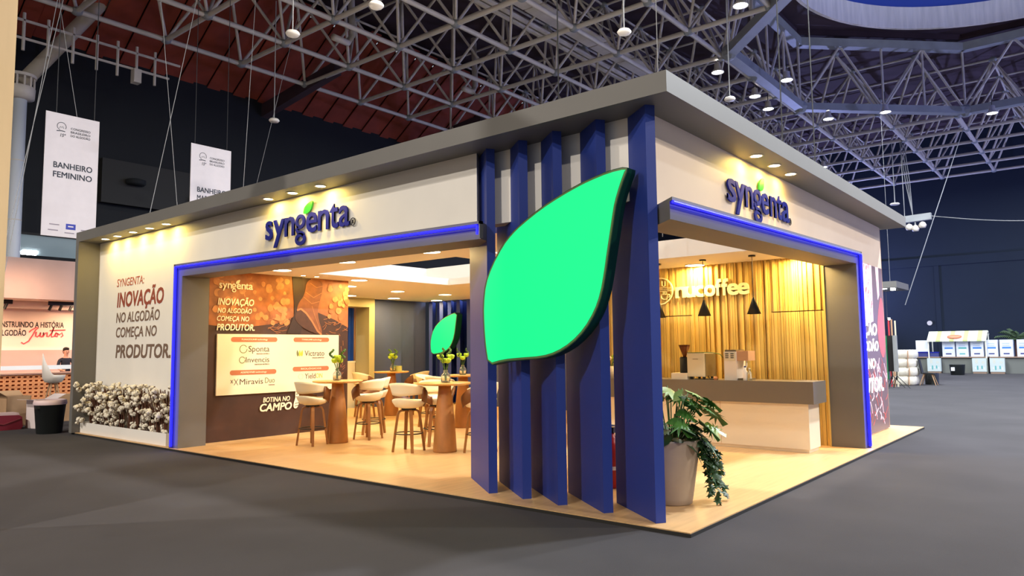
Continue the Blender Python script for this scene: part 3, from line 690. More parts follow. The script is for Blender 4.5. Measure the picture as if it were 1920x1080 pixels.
def panel_light(x, y, label, p, r=.16, z=3.0):
    t = E_('ceiling_light', (x, y, z), label, 'ceiling light', 'round ceiling lights in the booth')
    MB().lathe([(.001, -.012), (r, -.012), (r, 0)], (x, y, z), 24, caps=False).build('diffuser', lamp_w, t)
    MB().lathe([(r, -.014), (r+.012, -.012), (r+.012, 0)], (x, y, z), 24, caps=False).build('rim', lamp_ring, t)
    light('AREA', 'ceiling_glow', (x, y, z-.03), p, WARM2, t, r*2)
for x, y, lab in [(1.5, 8.3, 'round ceiling light closest to the photo poster, front row'), (1.51, 6.55, 'round ceiling light in the middle of the front row behind the left lintel'), (1.6, 4.73, 'largest looking round ceiling light near the grey fin, front row'),
                  (4.32, 10.05, 'round ceiling light just right of the poster edge, nearer row'), (6.05, 10.4, 'round ceiling light left of centre in the nearer back row'), (7.62, 10.35, 'round ceiling light right of centre in the nearer back row'), (6.07, 12.25, 'round ceiling light just right of the poster edge, row by back wall'),
                  (7.52, 12.2, 'round ceiling light over the slate panels by the back wall'), (9.0, 12.05, 'round ceiling light above the small leaf sign'), (6.0, 2.69, 'round ceiling light washing the slat wall above the counter'), (5.9, .95, 'round ceiling light at the door end of the slat wall'), (1.6, 1.9, 'round ceiling light behind the blue fins'), (3.6, 8.8, 'small round ceiling light near the top of the poster'), (9.0, 9.2, 'round ceiling light in the far side aisle hidden by the fins'), (6.5, 7.0, 'round ceiling light over the middle of the booth')]:
    panel_light(x, y, lab, P_PANEL*(1.9 if 'slat' in lab else .45 if 'blue fins' in lab else 1))
for k, x in enumerate((2.32, 2.62)): downlight(x, 8.85, 3.0, '%s small spot above the photo poster' % ('left' if k == 0 else 'right'), 'spots above the photo poster', 5, .045, (0, .25, -1))

# ================================================================== PHOTO POSTER ON THE STORAGE WALL
PY = 9.2
po = E_('photo_poster', (2.1, PY, TP), 'brown photo poster of a boot in a cotton field with cream slogan', 'poster')
MB().box(.66, PY-.012, TP, 3.63, PY-.001, 2.995).build('backing_print', poster_b, po)
def flat(poly, mat, name, t, par=po, o=(0, PY-.012, 0), ux=XR): MB().prism(poly, o, ux, ZU, t, t+.0012).build(name, mat, par)
flat([(.66, 2.05), (1.2, 2.0), (2.0, 2.1), (2.35, 2.25), (2.35, 3.0), (.66, 3.0)], poster_h, 'haze_print', .0005)
flat([(2.85, 2.35), (3.3, 2.2), (3.63, 2.05), (3.63, 3.0), (2.72, 3.0)], poster_h, 'haze_print', .0005)
random.seed(3)
for k in range(110):
    if k < 70: cx, cz = random.uniform(.7, 2.25), random.uniform(2.2, 2.97)
    elif k < 90: cx, cz = random.uniform(1.75, 2.2), random.uniform(2.05, 2.6)
    else: cx, cz = random.uniform(3.15, 3.6), random.uniform(2.2, 2.9)
    r = random.uniform(.035, .075); flat(smooth_poly([(cx+r*random.uniform(.8, 1.2)*math.cos(a*math.pi/4), cz+r*random.uniform(.8, 1.2)*math.sin(a*math.pi/4)) for a in range(8)], 1), poster_c if k % 4 else poster_h, 'cotton_print', .002+.00009*k)
flat([(2.2, 1.92), (2.36, 2.3), (2.3, 3.0), (2.52, 3.0), (2.62, 2.4), (2.5, 1.9)], poster_d, 'leg_shadow_print', .0125)
flat(smooth_poly([(2.62, 2.98), (3.0, 2.98), (2.98, 2.7), (2.88, 2.42), (2.9, 2.2), (3.0, 1.97), (2.96, 1.9), (2.84, 2.0), (2.72, 2.2), (2.52, 2.36), (2.4, 2.34), (2.44, 2.5), (2.58, 2.66)], 2), boot_m, 'boot_print', .014)
flat(smooth_poly([(2.40, 2.34), (2.52, 2.38), (2.74, 2.18), (2.86, 1.98), (2.98, 1.89), (2.9, 1.9), (2.6, 2.0), (2.42, 2.12), (2.36, 2.22)], 1), boot_d, 'boot_sole_print', .0155)
MB().ribbon([(2.41, 2.36), (2.5, 2.39), (2.62, 2.31), (2.76, 2.15), (2.88, 1.97), (2.98, 1.9)], .035, (0, PY-.012, 0), XR, ZU, .017, .018).build('boot_welt_print', boot_l, po)
for q in ([(2.6, 2.72), (2.78, 2.62), (2.97, 2.72)], [(2.56, 2.62), (2.74, 2.5), (2.92, 2.55)], [(2.75, 2.45), (2.82, 2.25), (2.94, 2.0)], [(2.7, 2.9), (2.85, 2.82), (2.99, 2.86)]): MB().ribbon(q, .012, (0, PY-.012, 0), XR, ZU, .017, .018).build('boot_crease_print', boot_l, po)
for k in range(40):
    cx = random.choice((random.uniform(1.7, 2.3), random.uniform(3.0, 3.55))); cz = random.uniform(1.92, 2.2); l = random.uniform(.08, .25); a = random.uniform(-.7, .7)
    MB().ribbon([(cx, cz), (cx+l*.5*math.cos(a), cz+l*.5*math.sin(a)+.01), (min(cx+l*math.cos(a+.3), 3.62), cz+l*math.sin(a+.3))], .008, (0, PY-.012, 0), XR, ZU, .011, .012).build('straw_print', boot_l if k % 3 else poster_h, po)
for k in range(16):
    cx, cz = random.uniform(3.40, 3.52), random.uniform(.9, 1.9); a = random.uniform(.3, 2.4); l = random.uniform(.05, .1)
    MB().ribbon([(cx, cz), (cx+l*math.cos(a), cz+l*math.sin(a))], .008, (0, PY-.012, 0), XR, ZU, .006, .007).build('straw_print', boot_l, po)
PO = lambda x, z: (x, PY-.032, z)
syn_l = [(.83, .88), (.89, .97), (.985, 1.06), (1.065, 1.15), (1.155, 1.235), (1.25, 1.33), (1.335, 1.385), (1.395, 1.47)]
for i, ch in enumerate('syngenta'):
    a, b = syn_l[i]
    (double_g(PO(.83, 2.70), XR, a-.83, b-a, .085, .06, .018, .004) if ch == 'g' else text(ch, PO(a, 2.70), XR, ZU, b-a, .085, .02, 0, 0, .004, ref='x')).build('poster_letter', ptxt, po)
leafshape(PO(.83, 2.70), XR, (.31, .085), (.39, .165), .004, ptxt, po)
for s, x0, x1, z, cap, b in [('INOVAÇÃO', .81, 1.50, 2.405, .115, .022), ('NO ALGODÃO', .81, 1.46, 2.265, .085, .014), ('COMEÇA NO', .80, 1.41, 2.125, .085, .014), ('PRODUTOR.', .80, 1.52, 1.96, .11, .022)]:
    text(s, PO(x0, z), XR, ZU, x1-x0, cap, b, .18, 0, .003).build('slogan_line', ptxt, po)
# BOTINA NO CAMPO
text('BOTINA NO', PO(1.72, .66), XR, ZU, .56, .085, .022, .18, 0, .003).build('slogan_line', ptxt, po)
text('CAMPO', PO(1.66, .50), XR, ZU, .66, .13, .032, .18, 0, .003).build('slogan_line', ptxt, po)
MB().prism(smooth_poly([(2.36, .52), (2.42, .50), (2.47, .56), (2.48, .66), (2.54, .76), (2.55, .86), (2.5, .92), (2.43, .9), (2.39, .8), (2.40, .7), (2.36, .6)], 2), PO(0, 0), XR, ZU, 0, .003).build('boot_mark', ptxt, po)
for z in (.55, .6, .72, .77, .82, .87): MB().ribbon([(2.38+(z-.5)*.1, z), (2.46+(z-.5)*.14, z+.01)], .012, PO(0, 0), XR, ZU, .003, .004).build('boot_tread', poster_d, po)
# product board
pb = E_('product_board', (2.1, PY-.035, .85), 'cream board of product names fixed over the brown photo poster', 'board')
MB().box(.805, PY-.05, .83, 3.375, PY-.02, 1.895).build('board', board_m, pb)
BO = lambda x, z: (x, PY-.05, z)
def pillshape(x0, x1, z, h, s):
    r = h/2; P = arc(x0+r, z, r, 90, 270, 8)+arc(x1-r, z, r, -90, 90, 8); MB().prism(P, BO(0, 0), XR, ZU, 0, .004).build('heading_bar', pill, pb)
    text(s, BO((x0+x1)/2, z-.014), XR, ZU, (x1-x0)*.56, .028, .01, 0, .004, .006, align='C').build('heading_text', ptxt, pb)
pillshape(1.06, 1.98, 1.80, .085, 'PLINAZOLIN® technology'); pillshape(2.33, 3.14, 1.80, .085, 'TYMIRIUM® technology'); pillshape(1.05, 1.97, 1.14+.075, .085, 'ADEPIDYN® technology'); pillshape(2.32, 3.14, 1.245, .085, 'BIOLÓGICOS')
def prod(s, x, z, w, cap, mt=ink, sub=None):
    text(s, BO(x, z), XR, ZU, w, cap, .0, 0, 0, .003).build('product_name', mt, pb)
    if sub: text(sub, BO(x+w, z-.05), XR, ZU, w*.62, .022, .004, 0, 0, .003, align='R').build('product_note', ink, pb)
prod('Sponta', 1.40, 1.58, .42, .105, ink, 'INSETICIDA SISTÊMICO'); prod('Invencis', 1.35, 1.39, .47, .095, ink, 'INSETICIDA SISTÊMICO'); prod('Miravis', 1.24, 1.0, .46, .10, ink); prod('Duo', 1.74, 1.012, .2, .095, ink2, 'FUNGICIDA')
prod('Victrato', 2.58, 1.49, .45, .10, ink, 'FUNGICIDA NEMATICIDA'); prod('Yield', 2.59, 1.055, .24, .10, ink); prod('ON', 2.84, 1.06, .15, .09, ink_y)
for x, z, r in ((1.30, 1.63, .07), (1.28, 1.435, .055)): MB().ribbon(arc(x, z, r, 30, 360, 20), .012, BO(0, 0), XR, ZU, 0, .003).build('ring_mark', ink2, pb)
MB().ribbon(arc(2.50, 1.10, .05, 0, 360, 20)[:-1], .008, BO(0, 0), XR, ZU, 0, .003, True).build('ring_mark', ink_f, pb)
for dx, a in ((-.045, 115), (.045, 65), (0, 90)): MB().prism(smooth_poly([(2.47+dx, 1.47), (2.47+dx+.028, 1.52), (2.47+dx*1.3, 1.62), (2.47+dx-.028, 1.53)], 1), BO(0, 0), XR, ZU, 0, .003).build('leaf_mark', ink_y if dx >= 0 else ink2, pb)
for c, s in (((1.09, 1.06), .03), ((1.17, 1.05), .055)):
    for sg in (1, -1): MB().ribbon([(c[0]-s*.7, c[1]-s*sg), (c[0], c[1]), (c[0]+s*.7, c[1]+s*sg)], .009, BO(0, 0), XR, ZU, 0, .003).build('cross_mark', ink, pb)

# ================================================================== LIT SCREEN ON THE RIGHT WALL
sc_ = E_('lit_screen', (7.8, WY, .06), 'tall lit screen with white slogan on the right end wall', 'screen')
SO = lambda x, z: (x, WY-.02, z)
MB().box(6.36, WY-.02, .06, 9.27, WY-.003, 3.01).build('panel', screen_d, sc_)
def sfl(poly, mat, name, t): MB().prism(poly, (0, WY-.02, 0), XR, ZU, t, t+.001).build(name, mat, sc_)
sfl([(6.36, 2.0), (7.4, 1.9), (8.45, 2.0), (8.5, 3.01), (6.36, 3.01)], screen_p, 'cotton_print', .001)
sfl([(8.78, 3.01), (9.0, 3.01), (8.98, 2.5), (8.86, 2.4)], screen_p, 'cotton_print', .001)
sfl(smooth_poly([(8.7, 1.9), (8.9, 2.3), (9.1, 2.5), (9.25, 2.3), (9.25, 1.5), (9.05, 1.3), (8.8, 1.5)], 1), screen_r, 'boot_print', .002)
for k in range(60):
    cx, cz = random.uniform(7.6, 9.2), random.uniform(.15, 1.15); a = random.uniform(.4, 2.6); l = random.uniform(.12, .35)
    x2 = min(max(cx+l*math.cos(a), 6.4), 9.25); MB().ribbon([(cx, cz), ((cx+x2)/2+.03, cz+l*.5*math.sin(a)), (x2, cz+l*math.sin(a))], .022, (0, WY-.02, 0), XR, ZU, .003, .004).build('straw_print', screen_r if k % 2 else screen_p, sc_)
for k in range(26):
    cx, cz = random.uniform(7.9, 8.4), random.uniform(2.05, 2.95); MB().ribbon([(cx, cz), (cx+.05, cz+.08)], .02, (0, WY-.02, 0), XR, ZU, .003, .004).build('cotton_shadow_print', screen_r, sc_)
for s, x0, x1, z, cap, b in [('SYNGENTA:', 6.5, 7.7, 2.05, .12, .01), ('INOVAÇÃO', 6.5, 8.64, 1.755, .20, .03), ('NO ALGODÃO', 6.5, 8.70, 1.475, .17, .02), ('COMEÇA NO', 6.5, 8.42, 1.17, .17, .02), ('PRODUTOR.', 6.5, 8.93, .76, .24, .03)]:
    text(s, SO(x0, z), XR, ZU, x1-x0, cap, b, .12, .005, .007).build('slogan_line', screen_w, sc_)

# ================================================================== BAR TABLES AND STOOLS
def make_table():
    t = E_('bar_table', (0, 0, 0), 'x', 'table', 'round wooden bar tables')
    MB().lathe([(.001, 1.005), (.37, 1.005), (.415, 1.018), (.42, 1.032), (.415, 1.04), (.001, 1.04)], n=40).build('table_top', table_top, t)
    MB().lathe([(.18, 0), (.182, .02), (.165, .3), (.13, .7), (.10, .92), (.098, 1.005)], n=20).build('pedestal', table_leg, t, True)
    return t
def band(mb, a0, a1, zr, n, th):
    """curved shell: zr(a) -> list of (r,z) from bottom to top, with thickness th"""
    m = None; vs = []; fs = []
    for i in range(n+1):
        a = a0+(a1-a0)*i/n; P = zr(a); m = len(P)
        for r, z in P: vs.append((r*math.cos(a), r*math.sin(a), z))
        for r, z in P: vs.append(((r-th)*math.cos(a), (r-th)*math.sin(a), z))
    k = 2*m
    for i in range(n):
        for j in range(m-1):
            a = i*k+j; b = (i+1)*k+j; fs += [(a, b, b+1, a+1), (a+m, a+m+1, b+m+1, b+m)]
        fs += [(i*k, i*k+m, (i+1)*k+m, (i+1)*k), (i*k+m-1, (i+1)*k+m-1, (i+1)*k+2*m-1, i*k+2*m-1)]
    for e in (0, n):
        for j in range(m-1): fs.append((e*k+j, e*k+j+1, e*k+j+1+m, e*k+j+m) if e == 0 else (e*k+j, e*k+j+m, e*k+j+1+m, e*k+j+1))
    mb.add(vs, fs); return mb
def make_stool():
    """front faces +X"""
    t = E_('bar_stool', (0, 0, 0), 'x', 'stool', 'cream bucket bar stools')
    mb = MB().lathe([(.001, .655), (.12, .655), (.20, .68), (.245, .735), (.25, .765), (.235, .775), (.18, .745), (.08, .735), (.001, .733)], n=28)
    mb.v = [(x, y, z+(.05*max(0, -x/.25)**2 if z > .70 else 0)) for x, y, z in mb.v]; mb.build('seat', cream, t, True)
    PI = math.pi
    def zb(a):
        u = abs(a-PI)/(PI*.54); top = 1.05-.09*u*u; bot = .845+.03*u; r0 = .245; r1 = .30-.015*u
        return [(r0+(r1-r0)*q, bot+(top-bot)*q) for q in (0, .25, .5, .75, 1)]
    band(MB(), PI-PI*.54, PI+PI*.54, zb, 18, .035).build('backrest', cream, t, True)
    for sg in (1, -1):
        def za(a, sg=sg):
            u = (abs(a)/PI); q = min(max((u-.20)/.32, 0), 1)      # 0 front .. 1 back
            top = .80+.17*q; bot = .665+.10*q; return [(.255, bot), (.272, (bot+top)/2), (.285, top)]
        band(MB(), sg*PI*.16, sg*PI*.54, za, 9, .014).build('arm_shell', walnut, t, True)
    MB().lathe([(.001, .625), (.10, .625), (.11, .635), (.11, .652), (.001, .655)], n=16).build('swivel_plate', black, t)
    for k in range(4):
        a = PI/4+k*PI/2; c, s = math.cos(a), math.sin(a)
        path = [(.05, .622), (.11, .622), (.145, .605), (.165, .56), (.20, .30), (.235, .03), (.238, .0)]
        w, th = .024, .015; mb = MB(); vs = []
        for i, (r, z) in enumerate(path):
            j0, j1 = path[max(i-1, 0)], path[min(i+1, len(path)-1)]; dx, dz = j1[0]-j0[0], j1[1]-j0[1]; l = math.hypot(dx, dz); nx, nz = -dz/l*th, dx/l*th
            ww = w*(1 if i < 5 else .8)
            for sr, sw2 in ((1, 1), (1, -1), (-1, -1), (-1, 1)):
                rr, zz = r+nx*sr, max(z+nz*sr, 0); vs.append((rr*c-ww*sw2*s, rr*s+ww*sw2*c, zz))
        fs = [(0, 1, 2, 3), tuple(4*(len(path)-1)+q for q in (3, 2, 1, 0))]
        for i in range(len(path)-1):
            for q in range(4): fs.append((4*i+q, 4*i+4+q, 4*i+4+(q+1) % 4, 4*i+(q+1) % 4))
        mb.add(vs, fs).build('leg', oak, t)
    MB().tube([(.205*math.cos(2*PI*k/28), .205*math.sin(2*PI*k/28), .275) for k in range(29)], .009, 6, False).build('foot_ring', black, t, True)
    return t
TT = [(2.03, 7.40, 'round wooden bar table standing before the photo poster'), (2.30, 5.12, 'round wooden bar table nearest the grey fin'), (6.0, 10.56, 'round wooden bar table furthest back before the slate wall'), (4.99, 7.26, 'round wooden bar table half hidden behind the nearest fin')]
proto = make_table()
for k, (x, y, lab) in enumerate(TT):
    o = proto if k == 0 else copy_tree(proto); o.location = (x, y, TP); o['label'] = lab
ST = [((1.60, 7.50), 0, 'cream bar stool before the photo poster, seen from behind'), ((2.66, 7.36), 0, 'cream bar stool right of the table before the poster'), ((3.2, 7.85), 0, 'cream bar stool half hidden behind another, beside the poster table'),
      ((2.0, 5.6), 1, 'cream bar stool left of the table nearest the fin, seen from behind'), ((2.55, 4.62), 1, 'cream bar stool cut by the grey fin edge'), ((2.75, 5.75), 1, 'cream bar stool behind the table nearest the fin'),
      ((5.35, 10.75), 2, 'cream bar stool left of the furthest table'), ((6.25, 9.95), 2, 'cream bar stool right of the furthest table'), ((4.75, 7.95), 3, 'cream bar stool left of the half hidden table'), ((4.2, 7.1), 3, 'cream bar stool in front of the half hidden table')]
sp = make_stool(); SA = (12, 100, 130, 15, 98, -120)
for k, ((x, y), ti, lab) in enumerate(ST):
    o = sp if k == 0 else copy_tree(sp); o.location = (x, y, TP); o.scale = (1.03, 1.03, 1.0); a = math.atan2(TT[ti][1]-y, TT[ti][0]-x)
    o.rotation_euler = (0, 0, math.radians(SA[k]) if k < 6 else a); o['label'] = lab
# vases with lime flowers
def make_vase():
    t = E_('flower_vase', (0, 0, 0), 'x', 'vase', 'glass vases of lime flowers')
    MB().lathe([(.001, .004), (.058, .004), (.062, .02), (.062, .10), (.045, .125), (.028, .14), (.028, .165), (.032, .17), (.024, .168), (.024, .14), (.042, .12), (.057, .10), (.057, .02), (.001, .01)], n=18, caps=False).build('glass', glass, t, True)
    random.seed(5)
    for k in range(6):
        a = k*1.05; r = .05+.02*(k % 3); x, y, z = r*math.cos(a), r*math.sin(a), .27+.05*(k % 3)
        st_ = MB().tube([(.01*math.cos(a), .01*math.sin(a), .02), (.012*math.cos(a), .012*math.sin(a), .17), (x, y, z)], .005, 5); stm = st_.build('stem', stemg, t)
        if k % 3 != 2:
            mb = MB(); mb.ball((x, y, z+.02), (.045, .045, .035), 9, 6)
            for q in range(6): mb.ball((x+.03*math.cos(q), y+.03*math.sin(q), z+.03+.006*(q % 2)), (.022, .022, .02), 6, 4)
            mb.build('bloom', petal, stm, True)
        else:
            mb = MB()
            for q in range(7): b = q*.9; mb.ball((x+.025*math.cos(b), y+.025*math.sin(b), z-.03+.018*q), (.022, .012, .02), 6, 4)
            mb.build('foliage_sprig', stemg, stm, True)
    return t
vp = make_vase()
for k, (x, y, lab) in enumerate([(1.98, 7.35, 'glass vase of lime flowers on the table before the poster'), (2.25, 5.05, 'glass vase of lime flowers on the table nearest the fin'), (5.95, 10.45, 'glass vase of lime flowers on the furthest table'), (4.92, 7.2, 'glass vase of lime flowers on the half hidden table')]):
    o = vp if k == 0 else copy_tree(vp); o.location = (x, y, TP+1.04); o['label'] = lab; o.rotation_euler = (0, 0, k*1.3); o.scale = (1.15, 1.15, 1.15)
t = E_('card_holder', (6.2, 10.45, TP+1.04), 'pale green card holder on the furthest table', 'card holder')
MB().box(6.10, 10.33, TP+1.04, 6.13, 10.63, TP+1.17).build('front_card', awn_g, t); MB().box(6.13, 10.36, TP+1.04, 6.22, 10.6, TP+1.055).build('foot', awn_w, t)

# ================================================================== COFFEE BAR
cc = E_('coffee_counter', (5.4, 2.4, TP), 'coffee counter with grey top band and cream front', 'counter')
MB().box(5.17, .62, TP+.05, 5.66, 4.5, .74).build('body', counter_body, cc)
MB().box(5.19, .64, TP, 5.64, 4.48, TP+.05).build('plinth', counter_body, cc)
MB().box(5.10, .52, .74, 5.70, 4.6, 1.06).build('top_band', counter_top, cc)
for y in (1.95, 3.3): MB().box(5.167, y, TP+.055, 5.17, y+.004, .735).build('panel_joint', tan, cc)
Z0 = 1.06
t = E_('espresso_machine', (5.35, 2.34, Z0), 'boxy polished steel espresso machine on the coffee counter', 'coffee machine')
MB().box(5.20, 2.20, Z0+.045, 5.62, 2.50, Z0+.42).build('steel_body', steel, t)
fpl = MB().box(5.193, 2.215, Z0+.06, 5.20, 2.485, Z0+.405).build('front_plate', steel, t)
MB().box(5.21, 2.19, Z0+.05, 5.60, 2.2, Z0+.41).build('side_plate', steel_d, t)
for x in (5.25, 5.55):
    for y in (2.24, 2.46): MB().lathe([(.022, 0), (.025, .045)], (x, y, Z0), 8).build('foot', black, t)
MB().tube([(5.21, 2.5, Z0+.425), (5.21, 2.2, Z0+.43), (5.3, 2.1, Z0+.425), (5.45, 2.05, Z0+.40), (5.55, 2.04, Z0+.34)], .007, 6).build('rail', gold, t, True)
MB().box(5.188, 2.31, Z0+.32, 5.193, 2.40, Z0+.33).build('maker_plate', steel_d, fpl)
MB().tube([(5.3, 2.19, Z0+.05), (5.2, 2.12, Z0+.012), (5.2, 1.99, Z0+.012)], .01, 6).build('power_cord', black, t, True)
t = E_('coffee_grinder', (5.3, 2.57, Z0), 'black coffee grinder with brown bean hopper', 'grinder')
MB().box(5.18, 2.50, Z0, 5.44, 2.78, Z0+.10).build('knock_box', counter_body, t)
MB().lathe([(.08, .10), (.082, .12), (.082, .34), (.07, .36), (.03, .36)], (5.30, 2.59, Z0), 18).build('motor_body', black, t, True)
MB().lathe([(.025, .36), (.03, .38), (.085, .52), (.09, .545), (.001, .545)], (5.30, 2.59, Z0), 18).build('hopper', smoke, t, True)
MB().lathe([(.093, .545), (.093, .555), (.001, .56)], (5.30, 2.59, Z0), 18).build('hopper_lid', smoke, t)
t = E_('bean_to_cup_machine', (5.35, 1.7, Z0), 'upright pale coffee machine beside the steel one', 'coffee machine')
MB().box(5.2, 1.68, Z0, 5.55, 1.88, Z0+.44).build('body', ws, t)
MB().box(5.19, 1.69, Z0+.30, 5.2, 1.87, Z0+.43).build('cup_panel', steel, t)
for yy in (1.715, 1.80):
    for zz in (.34, .37, .40): MB().box(5.183, yy, Z0+zz, 5.19, yy+.05, Z0+zz+.012).build('vent_slot', black, t)
MB().box(5.22, 1.69, Z0+.44, 5.54, 1.87, Z0+.47).build('cup_tray', steel_d, t)
MB().box(5.22, 1.50, Z0+.30, 5.50, 1.68, Z0+.45).build('side_unit', tan, t)
MB().tube([(5.3, 1.56, Z0+.30), (5.3, 1.56, Z0+.22), (5.28, 1.6, Z0+.10)], .014, 6).build('spout', steel, t)
MB().box(5.22, 1.50, Z0, 5.5, 1.67, Z0+.03).build('drip_tray', steel_d, t)
for k, (y, h, lab, mt) in enumerate([(1.535, .2, 'small white bottle beside the upright coffee machine', ws), (1.47, .17, 'clear jar at the right end of the coffee machines', glass)]):
    t = E_('bottle', (5.21-.0, y, Z0), lab, 'bottle', 'bottles on the coffee counter')
    MB().lathe([(.03, 0), (.033, .01), (.033, h*.7), (.014, h*.85), (.014, h)], (5.17, y, Z0), 12).build('bottle_body', mt, t, True)
    MB().lathe([(.016, h), (.016, h+.02), (.001, h+.022)], (5.17, y, Z0), 10).build('cap', lab_n if k == 0 else steel, t)
t = E_('orange_cup', (5.18, 2.02, Z0), 'small orange cup beside the steel espresso machine', 'cup')
MB().lathe([(.001, .0), (.022, 0), (.03, .05), (.027, .05), (.02, .006)], (5.18, 2.02, Z0), 12, caps=False).build('bowl', terra, t, True)
MB().tube([(5.18, 1.99, Z0+.04), (5.18, 1.975, Z0+.028), (5.18, 1.992, Z0+.014)], .004, 5).build('handle', terra, t)
t = E_('flower_arrangement', (5.3, 4.0, Z0), 'pale flower bunch glimpsed through the gap between blue fins', 'flowers')
MB().lathe([(.05, 0), (.07, .12), (.06, .2)], (5.3, 4.0, Z0), 14).build('vase', ws, t, True)
for k in range(9):
    a = k*.7; MB().tube([(5.3, 4.0, Z0+.15), (5.3+.1*math.cos(a), 4.0+.1*math.sin(a), Z0+.3+.03*(k % 4))], .005, 5).build('stem', stemg, t); MB().ball((5.3+.1*math.cos(a), 4.0+.1*math.sin(a), Z0+.31+.03*(k % 4)), .035, 8, 6).build('bloom', cotton if k % 2 else petal, t, True)
for k, y in enumerate((1.45, 2.27, 3.08)):
    t = E_('pendant_lamp', (5.4, y, 2.08), ['black cone pendant lamp nearest the doorway jamb', 'middle black cone pendant lamp before the round emblem lettering', 'black cone pendant lamp half hidden by the corner fin'][k], 'pendant lamp', 'black cone pendants over the counter')
    MB().lathe([(.055, 2.975), (.055, 3.0), (.001, 3.0), (.001, 2.975)], (5.4, y, 0), 14).build('ceiling_rose', black, t)
    MB().tube([(5.4, y, 2.32), (5.4, y, 2.98)], .005, 5).build('cord', black, t)
    shd = MB().lathe([(.012, 2.34), (.02, 2.32), (.105, 2.08), (.10, 2.08), (.016, 2.315)], (5.4, y, 0), 24, caps=False); shd = shd.build('shade', black, t, True)
    MB().ball((5.4, y, 2.14), .03, 8, 6).build('bulb', ws, shd, True)
# nucoffee sign
cy_ = [3.128, 2.95, 2.94, 2.765, 2.755, 2.598, 2.583, 2.396, 2.381, 2.286, 2.268, 2.165, 2.165, 1.989, 1.985, 1.808]
sgn_c = M('sign_cream', (250, 238, 186), .5)
t = E_('coffee_sign', (6.1, 2.5, 2.46), 'cream raised coffee bar name on the slat wall', 'sign')
for i, ch in enumerate('nucoffee'):
    a, b = cy_[2*i], cy_[2*i+1]; text(ch, (6.155, a, 2.46), YL, ZU, a-b, .175 if ch != 'f' else .175, .035, 0, 0, .03, ref='x').build('letter', sgn_c, t)
t = E_('emblem_sign', (6.1, 3.42, 2.59), 'round cream emblem with a coffee cup left of the bar name', 'sign')
EO = (6.155, 3.43, 2.59)
MB().ribbon(arc(0, 0, .235, 0, 360, 40)[:-1], .02, EO, YL, ZU, 0, .03, True).build('outer_ring', sgn_c, t)
for z in (.0, .03, .06): MB().ribbon([(-.22, z), (.22, z)], .009, EO, YL, ZU, 0, .03).build('cross_bar', sgn_c, t)
MB().ribbon([(.01, -.06), (.02, -.13), (.06, -.15), (.12, -.15), (.15, -.06), (.01, -.06)], .013, EO, YL, ZU, 0, .03).build('cup_outline', sgn_c, t)
MB().ribbon(arc(.15, -.09, .03, -80, 80, 8), .01, EO, YL, ZU, 0, .03).build('cup_handle', sgn_c, t)
for q in (.05, .08, .11): MB().ribbon([(q, -.05), (q, -.01)], .008, EO, YL, ZU, 0, .03).build('steam_line', sgn_c, t)
MB().ribbon([(.03, .18), (.03, .1), (.06, .08), (.09, .1), (.09, .18)], .011, EO, YL, ZU, 0, .03).build('portafilter_outline', sgn_c, t)
MB().ribbon([(-.15, -.04), (-.17, -.1), (-.12, -.15), (-.05, -.15)], .011, EO, YL, ZU, 0, .03).build('bean_outline', sgn_c, t)

# ================================================================== POTTED PLANT AT THE CORNER
px_, py_ = 1.01, .67
t = E_('planter_pot', (px_, py_, TP), 'tall tapered beige pot full of mixed foliage beside the corner fin', 'potted plant')
pot = MB().lathe([(.18, 0), (.19, .01), (.20, .06), (.285, .61), (.292, .63), (.275, .63), (.265, .60), (.001, .60)], (px_, py_, TP), 36).build('pot', potm, t, True)
MB().lathe([(.001, .59), (.27, .59)], (px_, py_, TP), 24, caps=False).build('soil', soil, t)
def monstera(w):
    P = []
    for k in range(13):
        a = math.radians(-165+330*k/12); r = 1-.42*abs(math.sin(a*.5))**3
        P.append((r*.5*math.cos(a)+.42, r*.52*math.sin(a)))
        if 1 < k < 11 and k != 6: P.append((.45+.18*math.cos(a+.13), .20*math.sin(a+.13)))
    return [(x*w, y*w) for x, y in P]
def leaf_mesh(poly, name, mat, curl=.25):
    mb = MB(); n = len(poly); L = max(p[0] for p in poly)
    f = lambda x, y: -curl*(x/L)**2*L*.5-abs(y)*.25
    cxx = sum(p[0] for p in poly)/n; vs = [(cxx, 0, f(cxx, 0)+.004)]+[(x, y, f(x, y)) for x, y in poly]; mb.add(vs, [(0, 1+i, 1+(i+1) % n) for i in range(n)])
    return meshof(mb, name, mat, True)
MONS = [leaf_mesh(monstera(w), 'monstera_leaf', leafg) for w in (.34, .30)]
MONSP = leaf_mesh(monstera(.32), 'monstera_leaf', leafp)
def place_leaf(me, name, parent, base, tip_dir, droop, roll=0.0, sc=1.0):
    d = V(tip_dir).normalized(); d = V((d.x, d.y, d.z-droop)).normalized(); s = V((0, 0, 1)).cross(d).normalized(); u = d.cross(s)
    s2 = s*math.cos(roll)+u*math.sin(roll); u2 = d.cross(s2)
    o = bpy.data.objects.new(name, me); COL.objects.link(o); o.parent = parent
    mm = Matrix((d, s2, u2)).transposed().to_4x4(); mm.translation = V(base)-ABS[parent.name]; o.matrix_local = mm @ Matrix.Scale(sc, 4); return o
random.seed(21)
R_ = V((math.sin(YAW), -math.cos(YAW), 0)); B_ = V((math.cos(YAW), math.sin(YAW), 0)); PC = V((px_, py_, TP))
